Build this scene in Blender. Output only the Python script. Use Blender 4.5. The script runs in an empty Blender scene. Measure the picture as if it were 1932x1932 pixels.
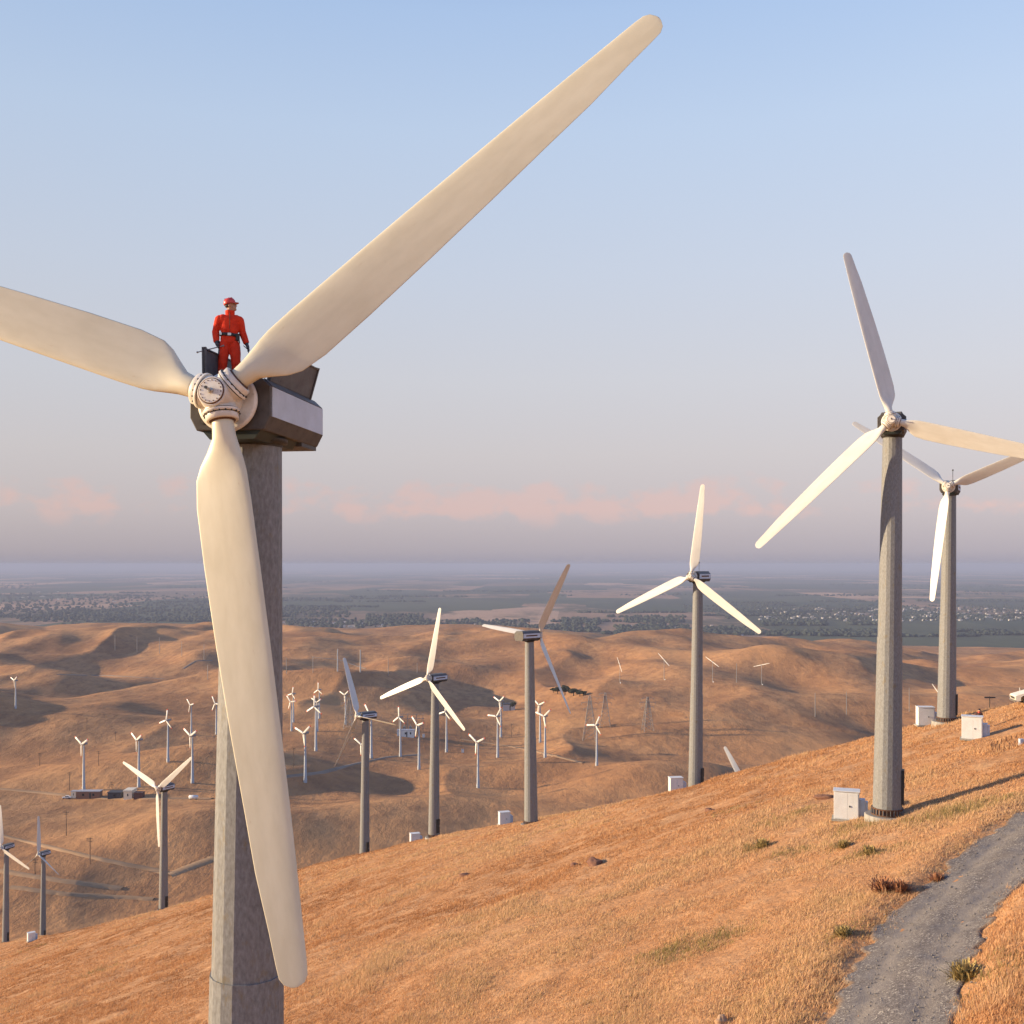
import bpy, math, random
import numpy as np
from mathutils import Vector, Matrix, Euler
random.seed(7); rng = np.random.default_rng(7)
R = math.radians
sc = bpy.context.scene
COL = sc.collection
F = 2000.0; CX = 966.0; HY = 1065.0          # focal length and horizon measured on the photograph (1932 px frame)

# ------------------------------------------------------------------ helpers
class MB:
    """collects geometry and links it as ONE mesh object"""
    def __init__(s): s.v = []; s.f = []; s.m = []; s.sm = []
    def add(s, vs, fs, m=0, smooth=False):
        o = len(s.v); s.v += [tuple(p) for p in vs]
        for f in fs:
            s.f.append(tuple(i + o for i in f)); s.m.append(m); s.sm.append(smooth)
    def box(s, c, d, m=0, rot=None):
        hx, hy, hz = d[0] / 2, d[1] / 2, d[2] / 2
        vs = [Vector((x, y, z)) for z in (-hz, hz) for x, y in ((-hx, -hy), (hx, -hy), (hx, hy), (-hx, hy))]
        if rot is not None: vs = [rot @ p for p in vs]
        vs = [p + Vector(c) for p in vs]
        s.add(vs, [(3, 2, 1, 0), (4, 5, 6, 7), (0, 1, 5, 4), (1, 2, 6, 5), (2, 3, 7, 6), (3, 0, 4, 7)], m)
    def cyl(s, a, b, ra, rb=None, n=16, m=0, smooth=True, caps=True):
        a = Vector(a); b = Vector(b); rb = ra if rb is None else rb
        d = (b - a).normalized(); q = d.to_track_quat('Z', 'X')
        vs = []
        for p, r in ((a, ra), (b, rb)):
            for i in range(n):
                t = 2 * math.pi * i / n
                vs.append(p + q @ Vector((r * math.cos(t), r * math.sin(t), 0)))
        s.add(vs, [(i, (i + 1) % n, n + (i + 1) % n, n + i) for i in range(n)], m, smooth)
        if caps:
            s.add([vs[i] for i in range(n)], [tuple(reversed(range(n)))], m)
            s.add([vs[n + i] for i in range(n)], [tuple(range(n))], m)
    def lathe(s, prof, n=32, m=0, smooth=True, M=None, caps=True):
        """prof: list of (r, z) about +Z"""
        M = M or Matrix.Identity(4); vs = []
        for r, z in prof:
            for i in range(n):
                t = 2 * math.pi * (i + .5) / n
                vs.append(M @ Vector((r * math.cos(t), r * math.sin(t), z)))
        fs = []
        for k in range(len(prof) - 1):
            for i in range(n):
                j = (i + 1) % n
                fs.append((k * n + i, k * n + j, (k + 1) * n + j, (k + 1) * n + i))
        s.add(vs, fs, m, smooth)
        if caps:
            s.add(vs[:n], [tuple(reversed(range(n)))], m); s.add(vs[-n:], [tuple(range(n))], m)
    def prism(s, poly, y0, y1, m=0):
        """poly in (x,z), extruded along y"""
        n = len(poly)
        vs = [(x, y0, z) for x, z in poly] + [(x, y1, z) for x, z in poly]
        s.add(vs, [(i, (i + 1) % n, n + (i + 1) % n, n + i) for i in range(n)] + [tuple(reversed(range(n))), tuple(range(n, 2 * n))], m)
    def sphere(s, c, r, m=0, nu=16, nv=10, rot=None):
        c = Vector(c); r = r if isinstance(r, (tuple, list)) else (r, r, r); vs = []
        for j in range(1, nv):
            p = math.pi * j / nv
            for i in range(nu):
                t = 2 * math.pi * i / nu
                v = Vector((r[0] * math.sin(p) * math.cos(t), r[1] * math.sin(p) * math.sin(t), r[2] * math.cos(p)))
                vs.append(v)
        vs += [Vector((0, 0, r[2])), Vector((0, 0, -r[2]))]
        if rot is not None: vs = [rot @ v for v in vs]
        vs = [v + c for v in vs]; T = len(vs) - 2; B = T + 1; fs = []
        for j in range(nv - 2):
            for i in range(nu):
                k = (i + 1) % nu
                fs.append((j * nu + i, (j + 1) * nu + i, (j + 1) * nu + k, j * nu + k))
        for i in range(nu):
            k = (i + 1) % nu
            fs.append((T, i, k)); fs.append((B, (nv - 2) * nu + k, (nv - 2) * nu + i))
        s.add(vs, fs, m, True)
    def mesh(s, name, mats):
        me = bpy.data.meshes.new(name); me.from_pydata(s.v, [], s.f); me.update()
        for mm in (mats if isinstance(mats, (list, tuple)) else [mats]): me.materials.append(mm)
        me.polygons.foreach_set('material_index', s.m); me.polygons.foreach_set('use_smooth', s.sm)
        return me
    def build(s, name, mats, parent=None, bevel=0):
        me = s.mesh(name, mats); o = bpy.data.objects.new(name, me); COL.objects.link(o)
        if parent is not None: o.parent = parent
        if bevel:
            b = o.modifiers.new('bevel', 'BEVEL'); b.width = bevel; b.segments = 2; b.limit_method = 'ANGLE'; b.angle_limit = R(40)
        return o

def np_mesh(name, verts, faces, mats, k, smooth=True, attrs=None):
    """fast numpy mesh: faces (n,k)"""
    me = bpy.data.meshes.new(name); nv = len(verts); nf = len(faces)
    me.vertices.add(nv); me.vertices.foreach_set('co', np.asarray(verts, np.float32).ravel())
    me.loops.add(nf * k); me.loops.foreach_set('vertex_index', np.asarray(faces, np.int32).ravel())
    me.polygons.add(nf); me.polygons.foreach_set('loop_start', np.arange(nf, dtype=np.int32) * k)
    me.update(calc_edges=True)
    me.polygons.foreach_set('use_smooth', np.full(nf, smooth))
    for nm, a in (attrs or {}).items():
        at = me.attributes.new(nm, 'FLOAT', 'POINT'); at.data.foreach_set('value', np.asarray(a, np.float32))
    for m in mats: me.materials.append(m)
    return me
def link(name, me, parent=None):
    o = bpy.data.objects.new(name, me); COL.objects.link(o)
    if parent is not None: o.parent = parent
    return o
def tag(o, label=None, cat=None, group=None, kind=None):
    if label: o['label'] = label
    if cat: o['category'] = cat
    if group: o['group'] = group
    if kind: o['kind'] = kind
    return o
def empty(name, loc=(0, 0, 0), rz=0):
    o = bpy.data.objects.new(name, None); COL.objects.link(o); o.location = loc; o.rotation_euler = (0, 0, rz)
    o.empty_display_size = .3
    return o
def copy_tree(o, parent=None):
    c = o.copy(); COL.objects.link(c)
    if parent is not None: c.parent = parent
    for ch in [x for x in KIDS.get(o.name, [])]: copy_tree(ch, c)
    return c
KIDS = {}
def index_kids(root):
    for o in bpy.data.objects:
        if o.parent is not None: KIDS.setdefault(o.parent.name, [])
    KIDS.clear()
    for o in bpy.data.objects:
        if o.parent is not None: KIDS.setdefault(o.parent.name, []).append(o)

# ------------------------------------------------------------------ materials
def new_mat(name):
    m = bpy.data.materials.new(name); m.use_nodes = True; nt = m.node_tree
    return m, nt, nt.nodes['Principled BSDF']
def N(nt, t, **kw):
    n = nt.nodes.new(t)
    for k, v in kw.items():
        if k in n.inputs: n.inputs[k].default_value = v
        else: setattr(n, k, v)
    return n
def ramp(nt, pts, fac):
    n = nt.nodes.new('ShaderNodeValToRGB'); e = n.color_ramp.elements
    while len(e) < len(pts): e.new(.5)
    for i, (p, c) in enumerate(pts):
        e[i].position = p; e[i].color = tuple(c) + (1,) if len(c) == 3 else c
    nt.links.new(fac, n.inputs['Fac']); return n
def mixc(nt, fac, a, b, mode='MIX'):
    n = nt.nodes.new('ShaderNodeMix'); n.data_type = 'RGBA'; n.blend_type = mode
    for sock, v in ((n.inputs[0], fac), (n.inputs[6], a), (n.inputs[7], b)):
        if hasattr(v, 'links') or isinstance(v, bpy.types.NodeSocket): nt.links.new(v, sock)
        elif isinstance(v, (int, float)): sock.default_value = v
        else: sock.default_value = tuple(v) + (1,)
    return n.outputs[2]
def pmat(name, c1, c2=None, scale=4, rough=.6, bump=0, metal=0, detail=5, stretch=(1, 1, 1), lo=.35, hi=.65, spots=None, rr=0, spec=.4):
    """procedural: two colours through noise, optional third colour in spots (colour, scale, threshold), optional bump"""
    m, nt, p = new_mat(name); L = nt.links
    tc = N(nt, 'ShaderNodeTexCoord'); mp = N(nt, 'ShaderNodeMapping'); mp.inputs['Scale'].default_value = stretch
    L.new(tc.outputs['Object'], mp.inputs['Vector'])
    no = N(nt, 'ShaderNodeTexNoise', Scale=scale, Detail=detail, Roughness=.62); L.new(mp.outputs[0], no.inputs['Vector'])
    c2 = c2 or tuple(x * .8 for x in c1)
    cr = ramp(nt, [(lo, c1), (hi, c2)], no.outputs['Fac']); col = cr.outputs['Color']
    if spots:
        sc_, ss, th = spots
        n2 = N(nt, 'ShaderNodeTexNoise', Scale=ss, Detail=6, Roughness=.7); L.new(mp.outputs[0], n2.inputs['Vector'])
        r2 = ramp(nt, [(th, (0, 0, 0)), (min(th + .1, 1), (1, 1, 1))], n2.outputs['Fac'])
        col = mixc(nt, r2.outputs['Color'], col, sc_)
    L.new(col, p.inputs['Base Color'])
    p.inputs['Roughness'].default_value = rough; p.inputs['Metallic'].default_value = metal
    p.inputs['Specular IOR Level'].default_value = spec
    if rr:
        mr = N(nt, 'ShaderNodeMapRange'); mr.inputs['To Min'].default_value = rough - rr; mr.inputs['To Max'].default_value = rough + rr
        L.new(no.outputs['Fac'], mr.inputs['Value']); L.new(mr.outputs[0], p.inputs['Roughness'])
    if bump:
        b = N(nt, 'ShaderNodeBump', Strength=1.0, Distance=bump); L.new(no.outputs['Fac'], b.inputs['Height']); L.new(b.outputs[0], p.inputs['Normal'])
    return m

M = {}
M['blade'] = pmat('blade_paint', (.60, .555, .425), (.535, .49, .365), 1.3, .42, .0015, stretch=(2, 2, .6), spots=((.45, .36, .24), 5, .67), spec=.35)
M['blade_white'] = pmat('blade_paint_clean', (.58, .565, .52), (.52, .50, .45), 1.3, .42, stretch=(2, 2, .6), spots=((.42, .36, .28), 5, .69))
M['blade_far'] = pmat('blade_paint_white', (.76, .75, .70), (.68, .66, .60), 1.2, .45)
M['hub'] = pmat('hub_paint', (.68, .65, .59), (.54, .49, .42), 4, .45, .002, spots=((.22, .15, .09), 7, .64))
M['dark'] = pmat('grease_black', (.018, .017, .016), (.04, .035, .03), 12, .6)
M['steel'] = pmat('bright_steel', (.55, .55, .54), (.4, .39, .37), 8, .35, metal=.8)
M['nacelle'] = pmat('nacelle_grey', (.08, .072, .066), (.05, .043, .04), 3, .6, .002, spots=((.035, .026, .022), 6, .60))
M['panel'] = pmat('panel_pale_grey', (.47, .53, .63), (.40, .45, .53), 2, .5, spots=((.3, .29, .28), 5, .72))
M['pan'] = pmat('pan_dark_green', (.022, .032, .026), (.015, .02, .017), 4, .6)
M['lid'] = pmat('lid_grey', (.11, .11, .115), (.075, .072, .075), 3, .6, spots=((.03, .028, .03), 5, .62))
M['tower'] = pmat('weathered_steel', (.225, .23, .235), (.12, .121, .121), 5.5, .62, .003, detail=12, stretch=(2.6, 2.6, 1.1), lo=.3, hi=.7, spots=((.17, .145, .105), 1.3, .57))
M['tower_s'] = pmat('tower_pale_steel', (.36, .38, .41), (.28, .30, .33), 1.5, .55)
M['redtip'] = pmat('red_tip', (.55, .07, .03), (.45, .05, .025), 3, .5)
M['rust'] = pmat('rust', (.12, .055, .03), (.07, .035, .022), 9, .8)
M['concrete'] = pmat('concrete', (.33, .31, .27), (.24, .22, .19), 5, .85, .004)
M['cab'] = pmat('cabinet_white', (.66, .67, .67), (.58, .58, .57), 1.5, .45, spots=((.4, .36, .3), 4, .72))
M['seam'] = pmat('seam_dark', (.05, .05, .05), (.03, .03, .03), 5, .7)
M['wood'] = pmat('pole_wood', (.10, .07, .05), (.07, .05, .04), 6, .85)
M['lattice'] = pmat('galvanised_lattice', (.28, .27, .27), (.2, .19, .19), 4, .5, metal=.3)
M['red'] = pmat('coverall_red', (.72, .05, .018), (.58, .032, .012), 9, .8, .012, spots=((.38, .016, .009), 14, .64), spec=.15)
M['skin'] = pmat('skin', (.42, .22, .14), (.36, .17, .10), 20, .55)
M['glove'] = pmat('glove_grey', (.07, .07, .085), (.045, .045, .055), 20, .8)
M['boot'] = pmat('boot_black', (.02, .02, .022), (.03, .028, .028), 20, .6)
M['helmet'] = pmat('helmet_red', (.55, .06, .045), (.48, .045, .035), 3, .35)
M['belt'] = pmat('belt_leather', (.02, .017, .016), (.03, .025, .02), 15, .55)
M['hair'] = pmat('hair_dark', (.035, .022, .016), (.025, .016, .012), 30, .7)
M['jacket'] = pmat('jacket_brown', (.10, .04, .03), (.06, .028, .022), 12, .85)
M['trousers'] = pmat('trousers_tan', (.22, .13, .07), (.17, .1, .055), 12, .85)
M['cap'] = pmat('cap_dark', (.02, .015, .025), (.03, .02, .03), 12, .8)
M['truck'] = pmat('truck_cream', (.74, .70, .60), (.68, .63, .52), 2, .35, spots=((.45, .38, .28), 5, .68))
M['glass'] = pmat('dark_glass', (.03, .035, .045), (.02, .025, .03), 2, .12, spec=.6)
M['tyre'] = pmat('tyre_rubber', (.02, .02, .02), (.03, .028, .026), 10, .85)
M['trailer'] = pmat('trailer_brown', (.21, .115, .08), (.17, .09, .06), 2, .7)
M['shed'] = pmat('shed_dark', (.05, .055, .07), (.04, .04, .05), 2, .7)
M['cream'] = pmat('trailer_cream', (.72, .66, .52), (.65, .58, .45), 1, .6)
M['boxred'] = pmat('container_dark_red', (.10, .045, .04), (.08, .035, .03), 2, .7)
M['roofgrey'] = pmat('roof_grey', (.4, .4, .42), (.33, .33, .35), 2, .6)
M['housewall'] = pmat('house_wall', (.55, .53, .51), (.38, .35, .32), .08, .7)
M['houseroof'] = pmat('house_roof', (.42, .36, .32), (.28, .22, .2), .08, .8)
M['rock'] = pmat('stone', (.42, .27, .16), (.27, .15, .09), 6, .9, .02)
M['rockred'] = pmat('stone_red_brown', (.12, .05, .035), (.2, .1, .06), 4, .9, .03)
M['leaf'] = pmat('oak_leaves', (.028, .035, .022), (.05, .058, .032), .9, .8)
M['bark'] = pmat('bark', (.07, .05, .04), (.05, .035, .03), 4, .9)
M['belttree'] = pmat('valley_trees', (.022, .036, .03), (.04, .052, .038), .01, .9)
M['weed'] = pmat('weed_green', (.10, .105, .035), (.15, .13, .05), 3, .8)
M['blue'] = pmat('blue_drum', (.05, .16, .3), (.04, .13, .25), 3, .5)

# ------------------------------------------------------------------ terrain height
def _h(ix, iy, s):
    n = (ix * 374761393 + iy * 668265263 + s * 1442695041) & 0xFFFFFFFF
    n = ((n ^ (n >> 13)) * 1274126177) & 0xFFFFFFFF
    return ((n ^ (n >> 16)) & 0xFFFF) / 65535.0
def vn(x, y, s=0):
    x = np.asarray(x, float); y = np.asarray(y, float)
    ix = np.floor(x).astype(np.int64); iy = np.floor(y).astype(np.int64); fx = x - ix; fy = y - iy
    fx = fx * fx * fx * (fx * (fx * 6 - 15) + 10); fy = fy * fy * fy * (fy * (fy * 6 - 15) + 10)
    a = _h(ix, iy, s); b = _h(ix + 1, iy, s); c = _h(ix, iy + 1, s); d = _h(ix + 1, iy + 1, s)
    return (a + (b - a) * fx + (c - a) * fy + (a - b - c + d) * fx * fy) * 2 - 1
def fbm(x, y, s=0, o=4, g=.5):
    t = 0; a = 1
    for k in range(o):
        t = t + a * vn(x, y, s + k * 17); x, y = x * 1.93 + y * .37, y * 1.93 - x * .37; a *= g
    return t
def sstep(a, b, x):
    t = np.clip((x - a) / (b - a), 0, 1); return t * t * (3 - 2 * t)
EU = np.array([-1.5, -.6, -.483, -.4455, -.433, -.383, -.333, -.283, -.203, -.143, -.073, .012, .147, .267, .387, .42, .467, .6, 1.2, 3])
ED = np.array([320, 300, 285, 253, 240, 222, 213, 206, 201, 187, 177, 153, 132, 124, 117, 115, 109, 103, 96, 90.])
KU = np.array([-1, -.45, -.4, -.3, -.1, .05, .2, .5]); KD = np.array([.07, .075, .12, .22, .32, .40, .52, .55])
CRX = np.array([-900, 0, 85, 115, 165, 400, 532, 600, 700, 850, 933, 1037, 1116, 1160, 1175, 1207, 1246, 1328, 1404, 1659, 1932, 2900.])
CRY = np.array([1160, 1165.6, 1175.6, 1172.6, 1171.6, 1176.6, 1183, 1185.6, 1187.6, 1185.6, 1186, 1192.5, 1199, 1206, 1211, 1213, 1211.5, 1213.5, 1208, 1213.5, 1217, 1225.])
ROADL = [(8.9, 33), (10.6, 36.2)]
BUMPS = [  # x px, distance, height, radius across, radius along  (the hills of the middle distance, last entry aside)
    (410, 650, 17, 75, 60), (-120, 850, 30, 140, 110), (640, 1130, 17, 120, 110), (820, 1060, 8, 70, 70), (1235, 1180, 13, 130, 120),
    (1270, 640, 20, 75, 60), (1760, 980, 18, 150, 120), (180, 1250, 10, 150, 100), (110, 545, -6, 60, 40), (560, 500, 7, 60, 50),
    (760, 560, 6, 60, 60), (950, 830, -6, 80, 60), (1560, 1300, 10, 160, 120), (250, 1700, 14, 220, 160), (1450, 1750, 12, 250, 160),
    (900, 1600, 12, 260, 150), (640, 1950, 12, 260, 150), (1150, 2050, -16, 120, 250), (60, 460, -9, 60, 50), (330, 470, 8, 45, 40), (-200, 560, 16, 90, 80), (1867, 400, 58, 75, 60), (-150, 440, 20, 110, 95)]  # last: rise added beyond the left edge, its slope shades the lower-left valley
road_pts = None
def height(X, Y, micro=True):
    X = np.asarray(X, float); Y = np.asarray(Y, float)
    r = np.hypot(X, Y); u = X / np.maximum(Y, 1e-3); u = np.where(Y <= 1e-3, np.sign(X) * 3, np.clip(u, -3, 3))
    # near ridge
    Xs = 78 - np.logaddexp(0, (78 - X) / 8) * 8 * -1 if False else np.where(X > 40, 40 + 45 * np.tanh((X - 40) / 45), X)
    Ys = np.where(Y < -20, -20 + 40 * np.tanh((Y + 20) / 40), Y)
    plane = -13.7 + .3256 * Xs - .151 * Ys
    d = Y - np.interp(u, EU, ED); k = np.interp(u, KU, KD); w = 5.0
    drop = k * (np.sqrt(d * d + w * w) + d) / 2 - k * .0
    near = plane - np.where(Y > 0, drop, 0) - k * 0
    if micro:
        near = near + .28 * fbm(X / 17, Y / 17, 3, 3) + .10 * fbm(X / 2.7, Y / 2.7, 5, 3) * np.clip(1 - d / 30, 0, 1)
        if road_pts is not None:
            q = road_dist(X, Y); near = near - .30 * (1 - sstep(2.0, 3.4, q)) + .16 * np.exp(-((q - 4.0) / 1.0) ** 2)
    # valley and far hills
    px = CX + F * u; crest = -(np.interp(px, CRX, CRY) - HY) / F * 2600
    base = np.where(r < 900, -127 + 2 * np.sin(r / 170), -127)
    t = sstep(1500, 2600, r); base = base * (1 - t) + crest * t
    amp = 6 + 7.5 * sstep(480, 700, r) + 6 * sstep(800, 1500, r); amp = amp * (1 - .8 * sstep(2100, 2600, r))
    ridged = 1 - np.abs(fbm(X / 210 + 3.3, Y / 300 + 1.7, 11, 3)) * 1.6
    val = base + amp * (.9 * fbm(X / 250, Y / 330, 21, 3) + .55 * ridged - .3) + 1.0 * fbm(X / 60, Y / 80, 31, 3)
    for bx, bd, bh, rx, ry in BUMPS:
        cxw = (bx - CX) / F * bd
        val = val + bh * np.exp(-((X - cxw) / rx) ** 2 - ((Y - bd) / ry) ** 2)
    front = sstep(2650, 3700, r); val = val * (1 - front) + (-280 + .6 * fbm(X / 900, Y / 900, 41, 2)) * front
    val = np.where(Y < 50, np.minimum(val, -126), val)
    s = 5.0; mx = np.maximum(near, val); return mx + s * np.log1p(np.exp(-np.abs(near - val) / s)) * np.clip((d + 20) / 40, 0, 1)
def near_mask(X, Y):
    u = np.where(Y <= 1e-3, np.sign(X) * 3, np.clip(X / np.maximum(Y, 1e-3), -3, 3))
    d = Y - np.interp(u, EU, ED); return np.where(Y > 0, 1 - sstep(15, 75, d), 1) * (1 - sstep(330, 420, np.hypot(X, Y)))
def P(x, y, D): return Vector(((x - CX) / F * D, D, -(y - HY) / F * D))
TS = np.geomspace(15, 20000, 6000)
def hit(x, y, dmin=15):
    u = (x - CX) / F; s = (y - HY) / F
    T = TS[TS >= dmin]
    z = height(u * T, T, True); b = np.nonzero(-s * T < z)[0]
    if len(b) == 0: return None
    D = T[b[0]]; return Vector((u * D, D, float(z[b[0]])))
def gz(x, y): return float(height(np.array([x]), np.array([y]))[0])

# road centre line from plane intersections of its two edges, carried on beyond the frame
def plane_hit(x, y):
    u = (x - CX) / F; s = (y - HY) / F; D = 13.7 / (s + .3256 * u - .151); return (u * D, D)
RL = [(1553, 1932), (1609, 1804), (1640, 1729), (1700, 1688), (1762, 1645), (1815, 1604), (1875, 1563), (1932, 1519)]
RR_ = [(1778, 1932), (1838, 1851), (1872, 1757), (1906, 1701), (1932, 1673)]
Lp = [plane_hit(*p) for p in RL]; Rp = [plane_hit(*p) for p in RR_]
def centre():
    pts = []
    for lx, ly in Lp:
        best = min(((rx - lx) ** 2 + (ry - ly) ** 2, rx, ry) for (ax, ay), (bx, by) in zip(Rp[:-1], Rp[1:]) for t in np.linspace(0, 1, 20) for rx, ry in [(ax + (bx - ax) * t, ay + (by - ay) * t)])
        pts.append(((lx + best[1]) / 2, (ly + best[2]) / 2))
    return pts
_c = centre()[:5]
_c = [(_c[0][0] - 11, _c[0][1] - 22), (_c[0][0] - 5.2, _c[0][1] - 9.5)] + _c
W = 4.35
# after the last two-edge station follow the left edge at half a road's width
for i in (5, 6, 7):
    lx, ly = Lp[i]; dx, dy = Lp[i][0] - Lp[i - 1][0], Lp[i][1] - Lp[i - 1][1]; l = math.hypot(dx, dy)
    _c.append((lx + dy / l * W / 2, ly - dx / l * W / 2))
dx, dy = _c[-1][0] - _c[-2][0], _c[-1][1] - _c[-2][1]; l = math.hypot(dx, dy)
for k in range(1, 6): _c.append((_c[-1][0] + dx / l * 7 , _c[-1][1] + dy / l * 7 ))
def smooth_line(pts, n=220):
    p = np.array(pts); t = np.r_[0, np.cumsum(np.hypot(*np.diff(p, axis=0).T))]; tt = np.linspace(0, t[-1], n)
    q = np.c_[np.interp(tt, t, p[:, 0]), np.interp(tt, t, p[:, 1])]
    for _ in range(12 if n > 150 else 4): q[1:-1] = (q[:-2] + 2 * q[1:-1] + q[2:]) / 4
    return q
road_pts = smooth_line(_c)
def road_dist(X, Y):
    sh = X.shape; x = X.ravel(); y = Y.ravel(); out = np.full(x.shape, 99.0)
    m = (np.abs(x - 15) < 70) & (y > -5) & (y < 130); idx = np.nonzero(m)[0]
    pts = road_pts[::3]
    for a in range(0, len(idx), 60000):
        ii = idx[a:a + 60000]
        dd = np.sqrt(((x[ii, None] - pts[None, :, 0]) ** 2 + (y[ii, None] - pts[None, :, 1]) ** 2).min(1)); out[ii] = dd
    return out.reshape(sh)

# ------------------------------------------------------------------ ground sheet
def ground_material():
    m, nt, p = new_mat('dry_grassland'); L = nt.links
    geo = N(nt, 'ShaderNodeNewGeometry'); pos = geo.outputs['Position']
    def noise(scale, detail=6, rough=.6, st=(1, 1, 1)):
        mp = N(nt, 'ShaderNodeMapping'); mp.inputs['Scale'].default_value = st; L.new(pos, mp.inputs['Vector'])
        n = N(nt, 'ShaderNodeTexNoise', Scale=scale, Detail=detail, Roughness=rough); L.new(mp.outputs[0], n.inputs['Vector']); return n.outputs['Fac']
    at = N(nt, 'ShaderNodeAttribute'); at.attribute_name = 'near'; ap = N(nt, 'ShaderNodeAttribute'); ap.attribute_name = 'plain'
    n1 = noise(.35, 8, .65); n2 = noise(.05, 5); n3 = noise(2.6, 4, .7)
    near = ramp(nt, [(.25, (.32, .165, .078)), (.45, (.46, .24, .115)), (.62, (.53, .31, .165)), (.8, (.37, .225, .11))], n1).outputs['Color']
    near = mixc(nt, ramp(nt, [(.35, (0, 0, 0)), (.7, (.7, .7, .7))], n3).outputs['Color'], near, (.24, .13, .065))
    f1 = noise(.012, 8, .62, (1, .6, 1)); f2 = noise(.10, 7, .7, (1, .5, 1)); f3 = noise(.004, 4, .5)
    far = ramp(nt, [(.3, (.26, .13, .064)), (.46, (.39, .20, .092)), (.6, (.47, .255, .118)), (.75, (.32, .175, .085))], f1).outputs['Color']
    far = mixc(nt, ramp(nt, [(.42, (0, 0, 0)), (.68, (.85, .85, .85))], f2).outputs['Color'], far, (.22, .115, .062))
    far = mixc(nt, ramp(nt, [(.5, (0, 0, 0)), (.68, (.5, .5, .5))], f3).outputs['Color'], far, (.54, .29, .125))
    # farmland on the plain: stretched cells of stubble, pasture, orchards
    mp = N(nt, 'ShaderNodeMapping'); mp.inputs['Scale'].default_value = (.0009, .00042, 0); mp.inputs['Rotation'].default_value = (0, 0, .12); L.new(pos, mp.inputs['Vector'])
    vo = N(nt, 'ShaderNodeTexVoronoi', Scale=1.0); vo.distance = 'CHEBYCHEV'; L.new(mp.outputs[0], vo.inputs['Vector'])
    sp = N(nt, 'ShaderNodeSeparateColor'); L.new(vo.outputs['Color'], sp.inputs[0])
    field = ramp(nt, [(0, (.07, .085, .05)), (.22, (.045, .065, .04)), (.36, (.30, .19, .12)), (.52, (.17, .12, .08)), (.62, (.05, .07, .042)), (.74, (.44, .28, .18)), (.88, (.22, .15, .10))], sp.outputs[0])
    field.color_ramp.interpolation = 'CONSTANT'; field = field.outputs['Color']
    pn = noise(.0009, 6, .7, (1, .45, 1)); pn2 = noise(.02, 5, .8, (1, .4, 1))
    field = mixc(nt, ramp(nt, [(.47, (0, 0, 0)), (.56, (.85, .85, .85))], pn).outputs['Color'], field, (.045, .058, .038))
    field = mixc(nt, ramp(nt, [(.55, (0, 0, 0)), (.75, (.5, .5, .5))], pn2).outputs['Color'], field, (.05, .06, .04))
    col = mixc(nt, at.outputs['Fac'], far, near); col = mixc(nt, ap.outputs['Fac'], col, field)
    L.new(col, p.inputs['Base Color']); p.inputs['Roughness'].default_value = .95; p.inputs['Specular IOR Level'].default_value = .1
    b1 = N(nt, 'ShaderNodeBump', Strength=1.0, Distance=.25); L.new(n1, b1.inputs['Height'])
    b2 = N(nt, 'ShaderNodeBump', Strength=1.0, Distance=.12); L.new(n3, b2.inputs['Height']); L.new(b1.outputs[0], b2.inputs['Normal'])
    b3 = N(nt, 'ShaderNodeBump', Strength=1.0, Distance=1.3); L.new(f2, b3.inputs['Height'])
    mx = nt.nodes.new('ShaderNodeMix'); mx.data_type = 'VECTOR'; L.new(at.outputs['Fac'], mx.inputs[0]); L.new(b3.outputs[0], mx.inputs[4]); L.new(b2.outputs[0], mx.inputs[5])
    L.new(mx.outputs[1], p.inputs['Normal'])
    return m
M['ground'] = ground_material()
ang = np.r_[np.arange(-180, -42, 4.0), np.arange(-42, -31, .5), np.arange(-31, 31, .11), np.arange(31, 42, .5), np.arange(42, 180, 4.0)]
rad = np.r_[np.geomspace(1.0, 25, 40), np.geomspace(25.3, 4500, 760), np.geomspace(4600, 90000, 120)]
A, Rr = np.meshgrid(np.radians(ang), rad); GX = Rr * np.sin(A); GY = Rr * np.cos(A)
GZ = height(GX, GY)
na = len(ang); nr = len(rad)
i = np.arange(nr - 1)[:, None] * na + np.arange(na)[None, :]; j = np.arange(nr - 1)[:, None] * na + (np.arange(na)[None, :] + 1) % na
quads = np.stack([i, j, j + na, i + na], -1).reshape(-1, 4)[:, ::-1]
quads = np.vstack([quads])
near_a = near_mask(GX, GY); plain_a = sstep(2900, 3500, np.hypot(GX, GY))
gm = np_mesh('ground', np.c_[GX.ravel(), GY.ravel(), GZ.ravel()], quads, [M['ground']], 4, True, {'near': near_a.ravel(), 'plain': plain_a.ravel()})
ground = tag(link('ground', gm), 'rolling dry grass hills falling to the plain', 'ground', kind='structure')

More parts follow.
